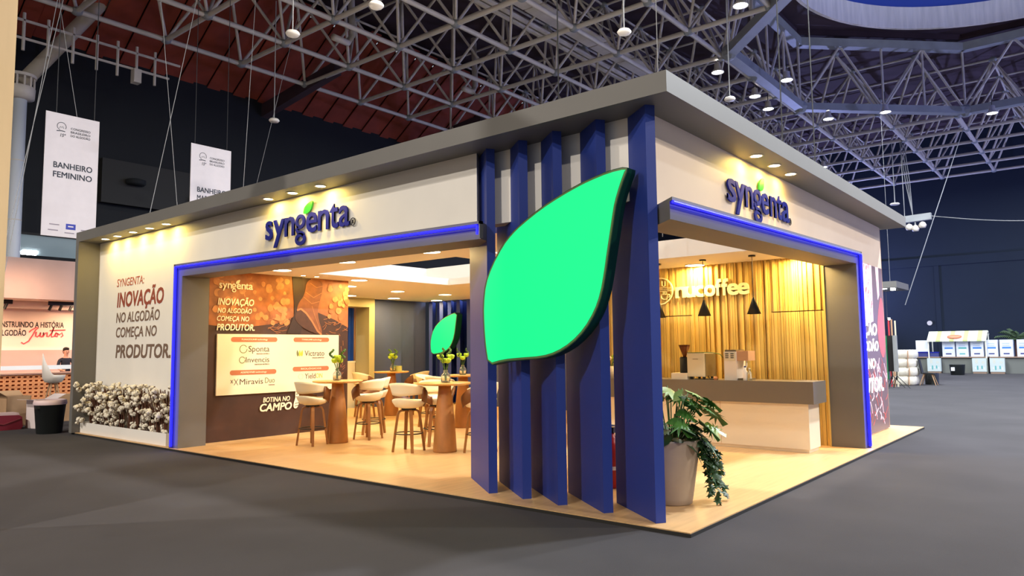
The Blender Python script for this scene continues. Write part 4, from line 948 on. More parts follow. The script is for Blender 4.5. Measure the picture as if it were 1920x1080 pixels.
# tips given as (sideways, depth, height)
for k, (sx, sy, h, sd, dr, pale) in enumerate([(.02, .05, 1.10, .15, .3, 0), (.12, -.02, 1.13, .3, .35, 0), (.20, .06, 1.09, .5, .4, 0), (.30, 0, 1.05, .9, .5, 0), (.33, .08, .96, .9, .6, 0), (.26, -.08, .98, .7, .5, 0), (-.05, -.05, 1.08, -.3, .3, 1), (.08, -.1, 1.02, .2, .5, 0), (-.12, .05, 1.16, -.5, .2, 1), (.0, .12, 1.15, .0, .3, 1), (.30, -.02, .80, .9, .5, 1), (.16, .1, 1.0, .6, .4, 0), (.22, -.1, .86, .6, .7, 0), (.06, -.06, .95, .3, .6, 0), (.14, .0, 1.06, .8, .5, 0), (.24, .05, 1.02, .7, .3, 0), (.02, -.1, .88, .1, .6, 0), (.1, .05, 1.12, -.2, .3, 0)]):
    tip = PC+R_*sx+B_*sy+V((0, 0, h)); root = PC+R_*sx*.25+B_*sy*.25+V((0, 0, .58))
    lst = MB().tube([root, root.lerp(tip, .5)+V((0, 0, .04)), tip], .006, 5).build('leaf_stem', stemg, t, True)
    dirv = R_*(sd)+B_*random.uniform(-.5, .2)
    place_leaf(MONSP if pale else MONS[k % 2], 'monstera_leaf', lst, tip, dirv, dr, random.uniform(-.5, .5), random.uniform(.85, 1.1))
strap = leaf_mesh([(0, -.006), (.08, -.02), (.2, -.022), (.36, 0), (.2, .022), (.08, .02), (0, .006)], 'strap_leaf', leafd, .9)
for k in range(26):
    a = random.uniform(-1.9, 1.6); rr = random.uniform(.02, .2); b = PC+V((rr*math.cos(a), rr*math.sin(a), .62)); place_leaf(strap, 'strap_leaf', t, b, V((math.cos(a), math.sin(a), random.uniform(.4, 1.6))), .0, 0, random.uniform(.7, 1.1))
for k in range(16):
    b = PC+R_*random.uniform(.12, .24)+B_*random.uniform(-.2, .05)+V((0, 0, random.uniform(.62, .78))); place_leaf(strap, 'strap_leaf', t, b, R_*random.uniform(.2, 1)+B_*random.uniform(-.8, .2), random.uniform(.3, 1.2), 0, random.uniform(.6, .9))
round_l = leaf_mesh([(0, 0), (.02, -.06), (.08, -.085), (.16, -.05), (.2, 0), (.16, .05), (.08, .085), (.02, .06)], 'round_leaf', leafd, .4)
for k in range(22):
    a = random.uniform(0, 6.28); b = PC+V((.2*math.cos(a), .2*math.sin(a), random.uniform(.6, .82))); place_leaf(round_l, 'round_leaf', t, b, V((math.cos(a), math.sin(a), .2)), random.uniform(.1, .9), random.uniform(-.6, .6), random.uniform(.6, 1.1))
ivy = leaf_mesh([(0, 0), (-.01, -.03), (.03, -.025), (.045, -.045), (.055, -.015), (.085, 0), (.055, .015), (.045, .045), (.03, .025), (-.01, .03)], 'ivy_leaf', leafd, .3)
for v in range(11):
    s0 = .22+.035*(v % 4); dpt = -.18+.035*v; L = [.52, .42, .60, .34, .55, .25, .48, .58, .36, .5, .3][v]; pts = []
    for q in range(9):
        f = q/8; pts.append(PC+R_*(s0+.10*math.sin(f*1.8)+.014*v*f)+B_*(dpt+.03*math.sin(3*f+v))+V((0, 0, .64+.03*math.sin(f*3.1)-L*f)))
    vine = MB().tube(pts, .003, 4).build('ivy_vine', stemg, t)
    for q in range(int(L*40)):
        f = (q+1)/(L*40); i = min(int(f*8), 7); b = pts[i].lerp(pts[i+1], f*8-i)
        place_leaf(ivy, 'ivy_leaf', vine, b, R_*random.uniform(-.6, 1)+B_*random.uniform(-1, .3), random.uniform(.2, 1.2), random.uniform(-.8, .8), random.uniform(.7, 1.15))
t = E_('fire_extinguisher', (1.33, 1.56, TP), 'red fire extinguisher glimpsed between the last two blue fins', 'fire extinguisher')
MB().lathe([(.07, 0), (.085, .02), (.085, .46), (.06, .54), (.03, .57), (.03, .60)], (1.33, 1.56, TP), 18).build('cylinder', red_ext, t, True)
MB().lathe([(.087, .20), (.087, .24)], (1.33, 1.56, TP), 18, caps=False).build('band', lab_w, t)
MB().box(1.30, 1.52, TP+.60, 1.36, 1.60, TP+.66).build('valve', black, t)
MB().tube([(1.33, 1.5, TP+.64), (1.32, 1.43, TP+.62), (1.31, 1.42, TP+.5), (1.31, 1.45, TP+.2)], .012, 6).build('hose', black, t, True)
MB().box(1.31, 1.44, TP+.67, 1.35, 1.58, TP+.69).build('lever', steel, t)

# ================================================================== COTTON PLANTER
t = E_('cotton_planter', (.2, 11.2, TP), 'long low white planter box under the slogan wall', 'planter')
MB().box(.08, 9.40, TP, .33, 12.97, TP+.03).build('base', white, t); MB().box(.08, 9.40, TP+.03, .10, 12.97, .24).build('front_board', white, t); MB().box(.10, 9.40, TP+.03, .33, 9.42, .24).build('end_board', white, t); MB().box(.10, 12.95, TP+.03, .33, 12.97, .24).build('end_board', white, t); MB().box(.31, 9.42, TP+.03, .33, 12.95, .24).build('back_board', white, t)
MB().box(.10, 9.42, TP+.03, .31, 12.95, .20).build('soil', soil, t)
bmb = MB()
for q in range(5):
    a = q*1.2566; bmb.ball((.022*math.cos(a), .022*math.sin(a), .012*(q % 2)), (.027, .027, .03), 7, 5)
bmb.ball((0, 0, .022), (.024, .024, .02), 7, 4); bmb.cm = 1
for q in range(4):
    a = q*1.57+.4; bmb.add([(.008*math.cos(a), .008*math.sin(a), -.035), (.05*math.cos(a+.25), .05*math.sin(a+.25), -.005), (.062*math.cos(a), .062*math.sin(a), .015), (.05*math.cos(a-.25), .05*math.sin(a-.25), -.005)], [(0, 1, 2, 3)])
boll = meshof(bmb, 'boll', [cotton, bract], True)
random.seed(9); NPL = 12
for k in range(NPL):
    y = 9.55+(12.85-9.55)*(k+.5)/NPL; x = .205+random.uniform(-.03, .03)
    pt = E_('cotton_plant', (x, y, .20), ('%s dried cotton plant in the planter counted from the blue light strip' % ordn(k)) if k < 6 else ('%s dried cotton plant in the planter counted from the grey end pillar' % ordn(NPL-1-k)), 'cotton plant', 'dried cotton plants in the planter')
    mb = MB()
    for q in range(30):
        a = random.uniform(0, 6.28); l = random.uniform(.0, .075); h = random.uniform(.45, .75)
        mb.tube([(x+l*math.cos(a)*.4, y+l*math.sin(a)*1.6, .2), (x+l*math.cos(a), y+l*math.sin(a)*1.9, .2+h*.6), (x+2.0*l*math.cos(a)-.03, y+2.2*l*math.sin(a), .2+h)], .0065, 4)
    mb.build('stalks', twig, pt)
    for q in range(25):
        h = random.uniform(.2, .80) if q < 22 else random.uniform(.02, .15); ox = random.uniform(-.20, .06); oy = random.uniform(-.16, .16)
        if h < .3: ox = random.uniform(-.12, .02)
        if k > 9: ox -= .05*(k-9); oy += .04*(k-9)
        s = random.uniform(.75, 1.3); inst('boll', boll, pt, (ox, oy, h), (random.uniform(-.9, .9), random.uniform(-.9, .9), random.uniform(0, 6)), (s, s, s))

# ================================================================== BANNERS
def banner(x0, x1, y, z0, z1, words, label):
    t = E_('hanging_banner', (x0, y, z0), label, 'banner', 'hanging toilet banners')
    MB().box(x0, y-.01, z0, x1, y+.01, z1).build('cloth', banner_m, t); w = x1-x0
    for s in (x0, x1-.02): MB().box(s, y-.013, z0, s+.02, y-.01, z1).build('hem', banner_m, t)
    O = lambda a, z: (x0+a*w, y-.012, z)
    for i, s in enumerate(('CONGRESSO', 'BRASILEIRO', 'DO ALGODÃO')): text(s, O(.46, z1-.36-.09*i), XR, ZU, w*.37, .055, .01, 0, 0, .002).build('banner_text', banner_ink, t)
    c = (.29*w, -.34)
    OO = (x0, y-.012, z1)
    MB().ribbon(arc(c[0], c[1]+.02, .10, -30, 250, 18), .012, OO, XR, ZU, 0, .002).build('flower_mark', banner_ink, t)
    MB().ribbon([(c[0]-.05, c[1]-.03), (c[0]-.02, c[1]+.02), (c[0], c[1]-.02), (c[0]+.02, c[1]+.03), (c[0]+.05, c[1]-.03)], .009, OO, XR, ZU, 0, .002).build('flower_mark', banner_ink, t)
    MB().ribbon([(c[0]-.11, c[1]-.11), (c[0], c[1]-.09), (c[0]+.08, c[1]-.10)], .02, OO, XR, ZU, 0, .002).build('flower_mark', banner_ink, t)
    text('15º', O(.27, z1-.58), XR, ZU, w*.1, .08, .015, .2, 0, .002).build('banner_text', banner_ink, t)
    for i, s in enumerate(words): text(s, O(.53, z1-1.37-.235*i), XR, ZU, w*.72, .14, .02, 0, 0, .002, align='C').build('banner_text', banner_ink, t)
    MB().box(x0+w*.44, y-.013, z0+.2, x0+w*.62, y-.011, z0+.34).build('sponsor_mark', banner_bl, t)
    MB().box(x0+w*.48, y-.0145, z0+.26, x0+w*.58, y-.0125, z0+.29).build('sponsor_bar', banner_m, t)
    for a, dz in ((.12, .14), (.42, .1), (.72, .2), (.14, .28)): MB().box(x0+w*a, y-.013, z0+dz, x0+w*(a+.18), y-.011, z0+dz+.025).build('sponsor_line', M('faint_ink', (150, 140, 150), .7) if 'faint_ink' not in MATS else MATS['faint_ink'], t)
banner(.52, 1.74, 17, 4.45, 7.53, ('BANHEIRO', 'FEMININO'), 'hanging white banner lettered for the womens toilet at far left')
banner(4.17, 5.38, 17, 4.45, 7.51, ('BANHEIRO', 'MASCULINO'), 'hanging white banner lettered for the mens toilet half behind the canopy')

# pale ply panel wall beside the photographer
t = E_('wall_left', (-5, 5.05, 0)); struct(t, 'pale wooden panel wall cut by the left edge of the picture')
MB().box(-9, 5, 0, -3.53, 5.15, 6.2).build('ply_panel', ply, t)

# ================================================================== NEIGHBOUR BOOTH AT LEFT
nb = E_('wall_neighbour', (0, 22, 0)); struct(nb, 'pink neighbouring booth with printed back wall')
MB().box(-6, 22, 3.23, 7, 22.25, 4.44).build('fascia', pinkw, nb)
MB().box(-6, 22.25, 3.3, 7, 24.7, 3.4).build('soffit', warmw, nb)
MB().box(-6, 24.6, 0, 7, 24.7, 3.3).build('back_wall', warmw, nb)
MB().box(-6, 24.2, 3.05, 7, 24.3, 3.3).build('soffit_beam', warmw, nb)
MB().box(-6, 24.5, 0, 7, 24.6, 1.72).build('dado_panel', pinkw, nb)
text('CONSTRUINDO A HISTÓRIA', (3.72, 24.595, 2.462), XR, ZU, 2.05, .177, .022, 0, 0, .004, align='R').build('wall_text', txt_blk, nb)
text('DO ALGODÃO', (2.62, 24.595, 2.19), XR, ZU, 1.08, .177, .022, 0, 0, .004, align='R').build('wall_text', txt_blk, nb)
def sc2(pts): return [(a*.0, b) for a, b in pts]
JO = (2.72, 24.585, 2.12)
J = [[(-.26, -.16), (-.18, -.22), (-.02, -.12), (.1, .1), (.2, .3), (.28, .36), (.22, .38), (.05, .28), (-.02, .2)], [(.22, .22), (.2, .06), (.26, .03), (.34, .12), (.36, .2), (.35, .06), (.4, .03), (.46, .12), (.46, .2), (.46, .03), (.52, .18), (.58, .2), (.58, .05), (.64, .05), (.74, .2), (.8, .38), (.72, .1), (.74, .03), (.82, .06), (.88, .2), (.95, .16), (.92, .04), (.86, .06), (.88, .18), (1.0, .12), (1.08, .2), (1.12, .08), (1.05, .03)], [(.66, .27), (1.2, .3)]]
for pts in J: MB().ribbon([(a*.88, b*.9) for a, b in pts], .035, JO, XR, ZU, 0, .004).build('script_text', red_scr, nb)
for k, x in enumerate((1.25, 3.1)):
    t = E_('track_light', (x, 23.9, 3.2), ['black track spots left under the pink fascia', 'black track spots right under the pink fascia'][k], 'track light', 'black track lights in the neighbour booth')
    trk = MB().box(x-.1, 23.88, 3.17, x+.75, 23.92, 3.3).build('track', black, t)
    for q in (0, .3, .6): MB().tube([(x+q, 23.9, 3.18), (x+q-.06, 23.93, 3.0)], .045, 8).build('spot_head', black, trk)
light('AREA', 'neighbour_glow', (1, 23.3, 3.2), 90, (1, .66, .42), nb, 1.2)
light('AREA', 'neighbour_glow', (4, 23.3, 3.2), 90, (1, .66, .42), nb, 1.2)
light('AREA', 'neighbour_front_glow', (1.5, 20.6, 3.9), 45, (1, .68, .42), nb, .8, (0, .35, -1))
ct = E_('block_counter', (2, 22, 0), 'terracotta counter of pierced square blocks in the neighbour booth', 'counter')
MB().box(-3, 22.12, .0, 5.5, 22.5, .98).build('core', terra, ct)
MB().box(-3.05, 21.95, .98, 5.55, 22.55, 1.03).build('counter_slab', pinkw, ct)
bw, bh = .148, .115
cell = MB(); fr = .03
cell.box(0, 0, 0, bw-.004, .11, fr); cell.box(0, 0, bh-.004-fr, bw-.004, .11, bh-.004); cell.box(0, 0, fr, fr, .11, bh-.004-fr); cell.box(bw-.004-fr, 0, fr, bw-.004, .11, bh-.004-fr)
cellm = meshof(cell, 'pierced_block', terra)
for i in range(26):
    for j in range(8): inst('pierced_block', cellm, ct, (.75+i*bw-2, 22.0-22, .05+j*bh))
t = tag(MB().box(-2, 21.6, 1.13, 5, 21.605, 1.25).build('barrier_tape', lab_w), 'white printed barrier tape strung before the block counter', 'tape')
for k, (a, b, q) in enumerate([(1.0, 1.15, 'x'), (1.45, 2.1, 'x'), (2.3, 2.8, 'x'), (2.95, 3.1, 'x')]): pass
for x in (-2, 5): tag(MB().tube([(x, 21.62, 0), (x, 21.62, 1.28)], .03, 8).build('tape_post', steel), 'tape post at the %s end of the barrier tape' % ('left' if x < 0 else 'right'), 'post', 'tape posts')
# white shell stool
t = E_('shell_stool', (1.6, 19, 0), 'white shell stool with wooden legs before the block counter', 'stool')
def zsh(a):
    u = abs(a-math.pi)/math.pi; top = 1.02+.58*max(0, 1-u*2.6); return [(.08, .80), (.2, .84), (.26, .95), (.28, top)]
o = band(MB(), 0, 2*math.pi, zsh, 28, .02); o.v = [(1.6+a, 19+b, c) for a, b, c in o.v]; o.build('shell', ws, t, True)
for q in range(4):
    a = .785+q*1.571; MB().tube([(1.6+.09*math.cos(a), 19+.09*math.sin(a), .80), (1.6+.26*math.cos(a), 19+.26*math.sin(a), 0)], [.022, .014], 7).build('leg', card, t)
MB().tube([(1.6+.17*math.cos(q*.4488), 19+.17*math.sin(q*.4488), .4) for q in range(15)], .008, 5).build('foot_ring', steel, t)
# person behind the counter
pe = E_('person', (3.25, 22.95, 0), 'dark haired person in a dark top standing behind the block counter', 'person')
def skin_body():
    J = [(0, 0, .95), (0, 0, 1.12), (0, 0, 1.32), (0, 0, 1.42), (0, -.01, 1.50), (0, -.02, 1.58), (0, -.03, 1.66), (0, -.02, 1.72),
         (-.18, 0, 1.38), (-.24, -.06, 1.15), (-.20, -.28, 1.06), (-.17, -.36, 1.07), (.18, 0, 1.38), (.24, -.06, 1.15), (.16, -.28, 1.08), (.11, -.36, 1.09),
         (-.10, 0, .88), (-.11, -.02, .48), (-.11, .02, .09), (-.11, -.13, .035), (.10, 0, .88), (.11, -.02, .48), (.11, .02, .09), (.11, -.13, .035)]
    E = [(0, 1), (1, 2), (2, 3), (3, 4), (4, 5), (5, 6), (6, 7), (3, 8), (8, 9), (9, 10), (10, 11), (3, 12), (12, 13), (13, 14), (14, 15), (0, 16), (16, 17), (17, 18), (18, 19), (0, 20), (20, 21), (21, 22), (22, 23)]
    Rr = [(.15, .11), (.14, .10), (.16, .11), (.10, .08), (.052, .052), (.072, .085), (.078, .098), (.06, .07), (.062, .06), (.045, .045), (.034, .034), (.03, .026), (.062, .06), (.045, .045), (.034, .034), (.03, .026), (.088, .088), (.06, .06), (.042, .045), (.036, .03), (.088, .088), (.06, .06), (.042, .045), (.036, .03)]
    nv = len(J)
    for sg, w in ((-1, 11), (1, 15)):
        x, y, z = J[w]
        for f in range(5):
            base = (x+(-.03+.015*f)*1.0, y-.035, z-.005) if f < 4 else (x-sg*.03, y-.0, z+.012)
            tip = (base[0], base[1]-.035-.006*(f in (1, 2)), base[2]-.02) if f < 4 else (base[0]-sg*.02, base[1]-.03, base[2]+.002)
            J.append(base); Rr.append((.009, .009)); J.append(tip); Rr.append((.008, .008)); E.append((w, len(J)-2)); E.append((len(J)-2, len(J)-1))
    me = bpy.data.meshes.new('body'); me.from_pydata(J, E, []); o = bpy.data.objects.new('body', me); COL.objects.link(o)
    md = o.modifiers.new('s', 'SKIN'); md.use_smooth_shade = True
    for v, r in zip(me.skin_vertices[0].data, Rr): v.radius = r
    me.skin_vertices[0].data[0].use_root = True
    sb = o.modifiers.new('u', 'SUBSURF'); sb.levels = 1; sb.render_levels = 1
    dg = bpy.context.evaluated_depsgraph_get(); m2 = bpy.data.meshes.new_from_object(o.evaluated_get(dg)); bpy.data.objects.remove(o)
    m2.materials.clear()
    for q in (skin, shirt, black): m2.materials.append(q)
    for p in m2.polygons:
        c = p.center; p.use_smooth = True
        p.material_index = 0 if c.z > 1.46 or (c.y < -.16 and c.z > .9) else (1 if c.z > .93 else 2)
    return m2
inst('body', skin_body(), pe)
hm = MB(); hm.ball((0, .01, 1.725), (.088, .105, .075), 12, 8); hm.ball((0, .05, 1.66), (.082, .07, .09), 12, 8); hm.ball((.0, -.075, 1.755), (.07, .04, .03), 10, 6)
hm.build('hair', hair, pe, True, world=False)
fm = MB()
for sx in (-.03, .03): fm.ball((sx, -.122, 1.655), (.012, .008, .007), 8, 5)
fm.ball((0, -.118, 1.595), (.024, .008, .006), 8, 5); fm.build('face_marks', hair, pe, True, world=False)
nm_ = MB(); nm_.ball((0, -.132, 1.63), (.012, .02, .02), 8, 6)
for sx in (-.082, .082): nm_.ball((sx, -.02, 1.64), (.012, .02, .03), 8, 6)
nm_.build('nose_and_ears', skin, pe, True, world=False)
# litter bin, boxes, bag
t = E_('litter_bin', (-.2, 13.75, 0), 'round black litter bin with a pale liner beside the booth end', 'bin')
MB().lathe([(.215, 0), (.225, .01), (.275, .56), (.29, .57), (.29, .60), (.262, .60), (.21, .03), (.001, .03)], (-.2, 13.75, 0), 28, caps=False).build('bin_body', binm, t, True)
MB().lathe([(.293, .57), (.297, .60), (.285, .66), (.25, .67), (.255, .6), (.24, .4)], (-.2, 13.75, 0), 28, caps=False).build('liner', bag_w, t, True)
for a in (.5, 3.6): MB().box(-.2+.29*math.cos(a)-.04, 13.75+.29*math.sin(a)-.02, .50, -.2+.29*math.cos(a)+.04, 13.75+.29*math.sin(a)+.02, .55).build('handle', binm, t)
def open_box(x, y, w, d, h, mat, label, flaps, rz=0.0):
    t = E_('cardboard_box', (x, y, 0), label, 'box', 'cardboard boxes by the neighbour booth', rz)
    for nm, b in (('side_panel', (-w/2, -d/2, 0, w/2, -d/2+.008, h)), ('side_panel', (-w/2, d/2-.008, 0, w/2, d/2, h)), ('side_panel', (-w/2, -d/2, 0, -w/2+.008, d/2, h)), ('side_panel', (w/2-.008, -d/2, 0, w/2, d/2, h)), ('bottom_panel', (-w/2, -d/2, 0, w/2, d/2, .008))): MB().box(*b).build(nm, mat, t, world=False)
    for f in flaps:
        dx, dy, up_ = f; L = .2
        p = [(-w/2, -d/2 if dy < 0 else d/2, h), (w/2, -d/2 if dy < 0 else d/2, h), (w/2, (-d/2-L) if dy < 0 else (d/2+L), h+up_), (-w/2, (-d/2-L) if dy < 0 else (d/2+L), h+up_)] if dy else [(w/2*dx, -d/2, h), (w/2*dx, d/2, h), (w/2*dx+L*dx, d/2, h+up_), (w/2*dx+L*dx, -d/2, h+up_)]
        MB().hexa(p+[(a, b, c+.006) for a, b, c in p]).build('flap', mat, t, world=False)
    return t
open_box(.10, 15.15, .40, .40, .60, card_w, 'pale tall open carton beside the litter bin', [(0, -1, -.03), (1, 0, .1), (-1, 0, .02)], .25)
open_box(-.12, 16.1, .48, .4, .66, card, 'brown open cardboard box behind the crimson bag', [(-1, 0, .13), (0, 1, .1)], .1)
open_box(1.1, 16.6, .6, .5, .62, card, 'brown carton with raised flaps behind the litter bin', [(1, 0, .16), (-1, 0, .08)], -.2)
t = E_('crimson_bag', (-.62, 15.4, 0), 'crimson insulated bag lying on the floor at the left edge', 'bag')
sh = [(-.36, 0), (.34, 0), (.38, .06), (.36, .26), (.30, .30), (-.32, .32), (-.38, .26), (-.38, .05)]
MB().prism(sh, (-.62, 15.55, 0), XR, ZU, 0, .42).build('bag_body', bag, t); MB().prism([(-.34, .3), (.32, .29), (.30, .35), (-.3, .36)], (-.62, 15.55, 0), XR, ZU, .02, .40).build('bag_lid', bag_w, t)
MB().tube([(-.9, 15.12, .2), (-.6, 15.11, .12), (-.3, 15.12, .22)], .018, 6).build('strap', maroon, t)

# ================================================================== RIGHT BACKGROUND
TX = 41.0
for k, (y0, y1, lab) in enumerate([(4.55, 5.75, 'long low table end by the cotton bales under the striped stall'), (2.28, 4.5, 'draped table under the striped stall awning'), (-.2, 2.22, 'draped table right of the striped stall')]):
    t = E_('display_table', (TX+.4, (y0+y1)/2, 0), lab, 'table', 'draped display tables')
    MB().box(TX-.1, y0, .84, TX+.9, y1, .90).build('table_top', tbl_w, t); MB().box(TX, y0+.03, .0, TX+.03, y1-.03, .84).build('skirt', skirt, t)
    for y in (y0+.05, y1-.1): MB().box(TX+.8, y, 0, TX+.85, y+.05, .84).build('leg', tbl_w, t)
def carton_(y0, y1, lab, band_m, k):
    t = E_('white_carton', (TX+.2, (y0+y1)/2, .9), lab, 'carton', 'white cartons in a row on the tables')
    w = y1-y0; t = MB().box(TX, y0, .90, TX+.5, y1, 1.80).build('carton_body', carton, t)
    MB().box(TX-.004, y0+w*.15, 1.32, TX, y1-w*.18, 1.42).build('label_band', band_m, t); MB().box(TX-.004, y0+w*.2, 1.22, TX, y1-w*.22, 1.32).build('label_panel', lab_w, t)
    MB().box(TX-.004, y0+w*.28, 1.02, TX, y1-w*.26, 1.09).build('label_bar', lab_n if k != 1 else lab_t, t)
    for q in range(4): MB().box(TX-.004, y0+w*.25, 1.48+.055*q, TX, y1-w*(.2+.05*(q % 2)), 1.495+.055*q).build('label_line', carton if q % 2 else lab_b, t)
    MB().box(TX-.003, y0, 1.74, TX, y1, 1.75).build('lid_edge', steel, t)
for k, (a, b) in enumerate([(3.82, 4.42), (3.18, 3.75), (2.48, 3.08), (1.83, 2.39), (1.15, 1.74), (.45, .98)]):
    carton_(a, b, ['white blue labelled carton leftmost under the striped awning', 'white teal labelled carton in the middle under the awning', 'white blue labelled carton at the right post of the awning', 'white blue labelled carton first right of the awning', 'white blue labelled carton second right of the awning', 'white blue labelled carton cut by the right picture edge'][k], lab_b if k != 1 else lab_t, k)
for k, (a, b) in enumerate([(4.46, 5.12), (2.33, 2.98), (1.52, 2.18)]):
    t = E_('printed_carton', (40.7, (a+b)/2, 0), ['printed carton standing before the table left end', 'printed carton below the awning right post', 'printed carton before the right draped table'][k], 'carton', 'printed cartons before the tables')
    MB().box(40.5, a, .1, 40.78, b, .82).build('carton_body', crate, t); MB().box(40.52, a+.02, 0, 40.76, b-.02, .1).build('pallet_foot', tbl_w, t)
    for q in range(5): MB().box(40.496, a+.08+.1*q, .2+.05*(q % 3), 40.5, a+.14+.1*q, .34+.08*(q % 2)).build('print_mark', lab_t if q % 2 else carton, t)
    for yy, zz in ((a+.15, .6), (b-.2, .6), (b-.2, .72)): MB().ribbon(arc(-yy, zz, .05, 0, 360, 10)[:-1], .02, (40.5, 0, 0), YL, ZU, 0, .004, True).build('print_mark', steel, t)
# stall with striped awning
t = E_('striped_stall', (TX+.3, 3.7, 0), 'market stall with cream and green striped awning and orange oval', 'stall')
y0, y1 = 2.30, 5.12
for y in (y0+.05, y1-.05):
    for x in (TX-.15, TX+1.1): MB().tube([(x, y, 0), (x, y, 1.8 if x < TX else 2.3)], .035, 6).build('post', awn_w, t)
n = 13
for k in range(n):
    a = y0+(y1-y0)*k/n; b = y0+(y1-y0)*(k+1)/n; mt = awn_g if k % 3 == 1 else awn_w
    MB().hexa([(TX-.25, a, 1.80), (TX-.25, b, 1.80), (TX+.6, b, 2.30), (TX+.6, a, 2.30), (TX-.25, a, 1.82), (TX-.25, b, 1.82), (TX+.6, b, 2.32), (TX+.6, a, 2.32)]).build('awning_stripe', mt, t)
    MB().hexa([(TX+.6, a, 2.30), (TX+.6, b, 2.30), (TX+1.2, b, 2.1), (TX+1.2, a, 2.1), (TX+.6, a, 2.32), (TX+.6, b, 2.32), (TX+1.2, b, 2.12), (TX+1.2, a, 2.12)]).build('awning_stripe', mt, t)
    MB().box(TX-.262, a, 1.74, TX-.25, b, 1.82).build('valance', mt, t)
sl = V((.85, 0, .5)).normalized()
MB().prism(arc(-3.80, 0, .36, 0, 360, 24, .2)[:-1], (TX-.02+.0, 0, 1.98), YL, sl, .02, .035).build('oval_board', oval_r, t)
MB().prism(arc(-3.80, 0, .27, 0, 360, 24, .12)[:-1], (TX-.02+.0, 0, 1.98), YL, sl, .035, .04).build('oval_plate', tan, t)
t = E_('picture_board', (TX+.3, 5.6, .9), 'white picture board leaning above a blue box left of the stall', 'board')
MB().box(TX+.3, 5.16, 1.22, TX+.34, 5.78, 1.82).build('board', lab_w, t); MB().box(TX+.25, 5.13, 1.18, TX+.3, 5.81, 1.24).build('tray', carton, t)
for y in (5.2, 5.7): MB().tube([(TX+.32, y, .9), (TX+.32, y, 1.22)], .02, 6).build('stand_leg', steel, t)
t = E_('blue_crate', (TX, 5.3, .9), 'low dark blue crate on the table left of the stall', 'crate')
MB().box(TX, 4.62, .90, TX+.25, 5.62, 1.14).build('crate_body', lab_n, t); MB().box(TX-.02, 4.6, 1.12, TX+.27, 5.64, 1.17).build('crate_rim', sign_blue, t)
t = E_('litter_bin', (38.1, 3.35, 0), 'small black bin with a white label before the stall', 'bin')
MB().lathe([(.30, 0), (.31, .01), (.36, .52), (.37, .54), (.33, .54), (.28, .02), (.001, .02)], (38.1, 3.35, 0), 20, caps=False).build('bin_body', binm, t, True)
MB().box(37.73, 3.42, .22, 37.78, 3.58, .40).build('label', lab_w, t)
# palm
t = E_('potted_palm', (45, 1.3, 0), 'dark palm behind the cartons at the right edge', 'palm')
MB().lathe([(.3, 0), (.4, .5), (.38, .5)], (45, 1.3, 0), 16).build('pot', binm, t); MB().tube([(45, 1.3, .4), (45, 1.3, 1.9)], .08, 8).build('trunk', twig, t)
fr_ = MB()
for q in range(12):
    u = q/12; fr_.add([(u*.9, 0, .25*u-.55*u*u), (u*.9+.06, .24*(1-u*.6), .25*u-.55*u*u-.12), (u*.9+.09, .22*(1-u*.6), .25*u-.55*u*u-.13), (u*.9+.05, 0, .25*u-.55*u*u)], [(0, 1, 2, 3)])
    fr_.add([(u*.9, 0, .25*u-.55*u*u), (u*.9+.06, -.24*(1-u*.6), .25*u-.55*u*u-.12), (u*.9+.09, -.22*(1-u*.6), .25*u-.55*u*u-.13), (u*.9+.05, 0, .25*u-.55*u*u)], [(0, 1, 2, 3)])
fm2 = meshof(fr_, 'frond', palm_m)
for k in range(14): inst('frond', fm2, t, (0, 0, 1.85), (random.uniform(-.3, .3), -random.uniform(.1, 1.0), k*.45), (1.1, 1.1, 1.1))
# bales, chair, stands
for k, (y, z0, z1, lab) in enumerate([(3.55, 0, .36, 'lowest white cotton bale of the stack by the right booth end'), (3.52, .36, .70, 'second cotton bale from the floor in the stack'), (3.56, .70, 1.04, 'third cotton bale from the floor in the stack'), (3.54, 1.04, 1.38, 'topmost cotton bale of the stack by the right booth end')]):
    t = E_('cotton_bale', (26.6, y, z0), lab, 'bale', 'stack of cotton bales')
    mb = MB(); N = 12; P = []
    for q in range(24):
        a = 2*math.pi*q/24; e = 4; c, s = math.cos(a), math.sin(a); P.append((math.copysign(abs(c)**(2/e), c)*.55, math.copysign(abs(s)**(2/e), s)*.44))
    hh = z1-z0; mb.lathe([(.9, 0), (1.0, hh*.15), (1.03, hh*.5), (1.0, hh*.85), (.9, hh)], n=24); vs = []
    for i, (a, b, c) in enumerate(mb.v):
        q = i % 24; s = math.hypot(a, b)*(1+.03*math.sin(q*2.7+k)); vs.append((26.6+P[q][0]*s, y+P[q][1]*s, z0+c+.012*math.sin(q*1.9+k)*(1 if 0 < i//24 < 4 else 0)))
    mb.v = vs; mb.build('bale_body', bale_m, t, True)
    for q in (-.25, .25): MB().box(26.6-.6, y+q-.01, z0+.02, 26.6+.6, y+q+.01, z0+hh-.02).build('binding', tan, t)
t = E_('side_chair', (26.7, 2.74, 0), 'black shell chair with wooden legs beside the cotton bales', 'chair')
for q, (dx, dy) in enumerate(((.2, .22), (.2, -.22), (-.2, .22), (-.2, -.22))): MB().tube([(26.7+dx*.6, 2.74+dy*.6, .44), (26.7+dx*1.15, 2.74+dy*1.25, 0)], [.022, .014], 7).build('leg', card, t)
MB().hexa([(26.5, 2.52, .43), (26.92, 2.52, .43), (26.92, 2.98, .45), (26.5, 2.98, .45), (26.5, 2.52, .47), (26.92, 2.52, .47), (26.92, 2.98, .49), (26.5, 2.98, .49)]).build('seat', black, t)
MB().hexa([(26.52, 2.93, .46), (26.9, 2.93, .46), (26.9, 2.98, .46), (26.52, 2.98, .46), (26.54, 3.03, 1.02), (26.88, 3.03, 1.02), (26.88, 3.06, 1.02), (26.54, 3.06, 1.02)]).build('backrest', black, t)
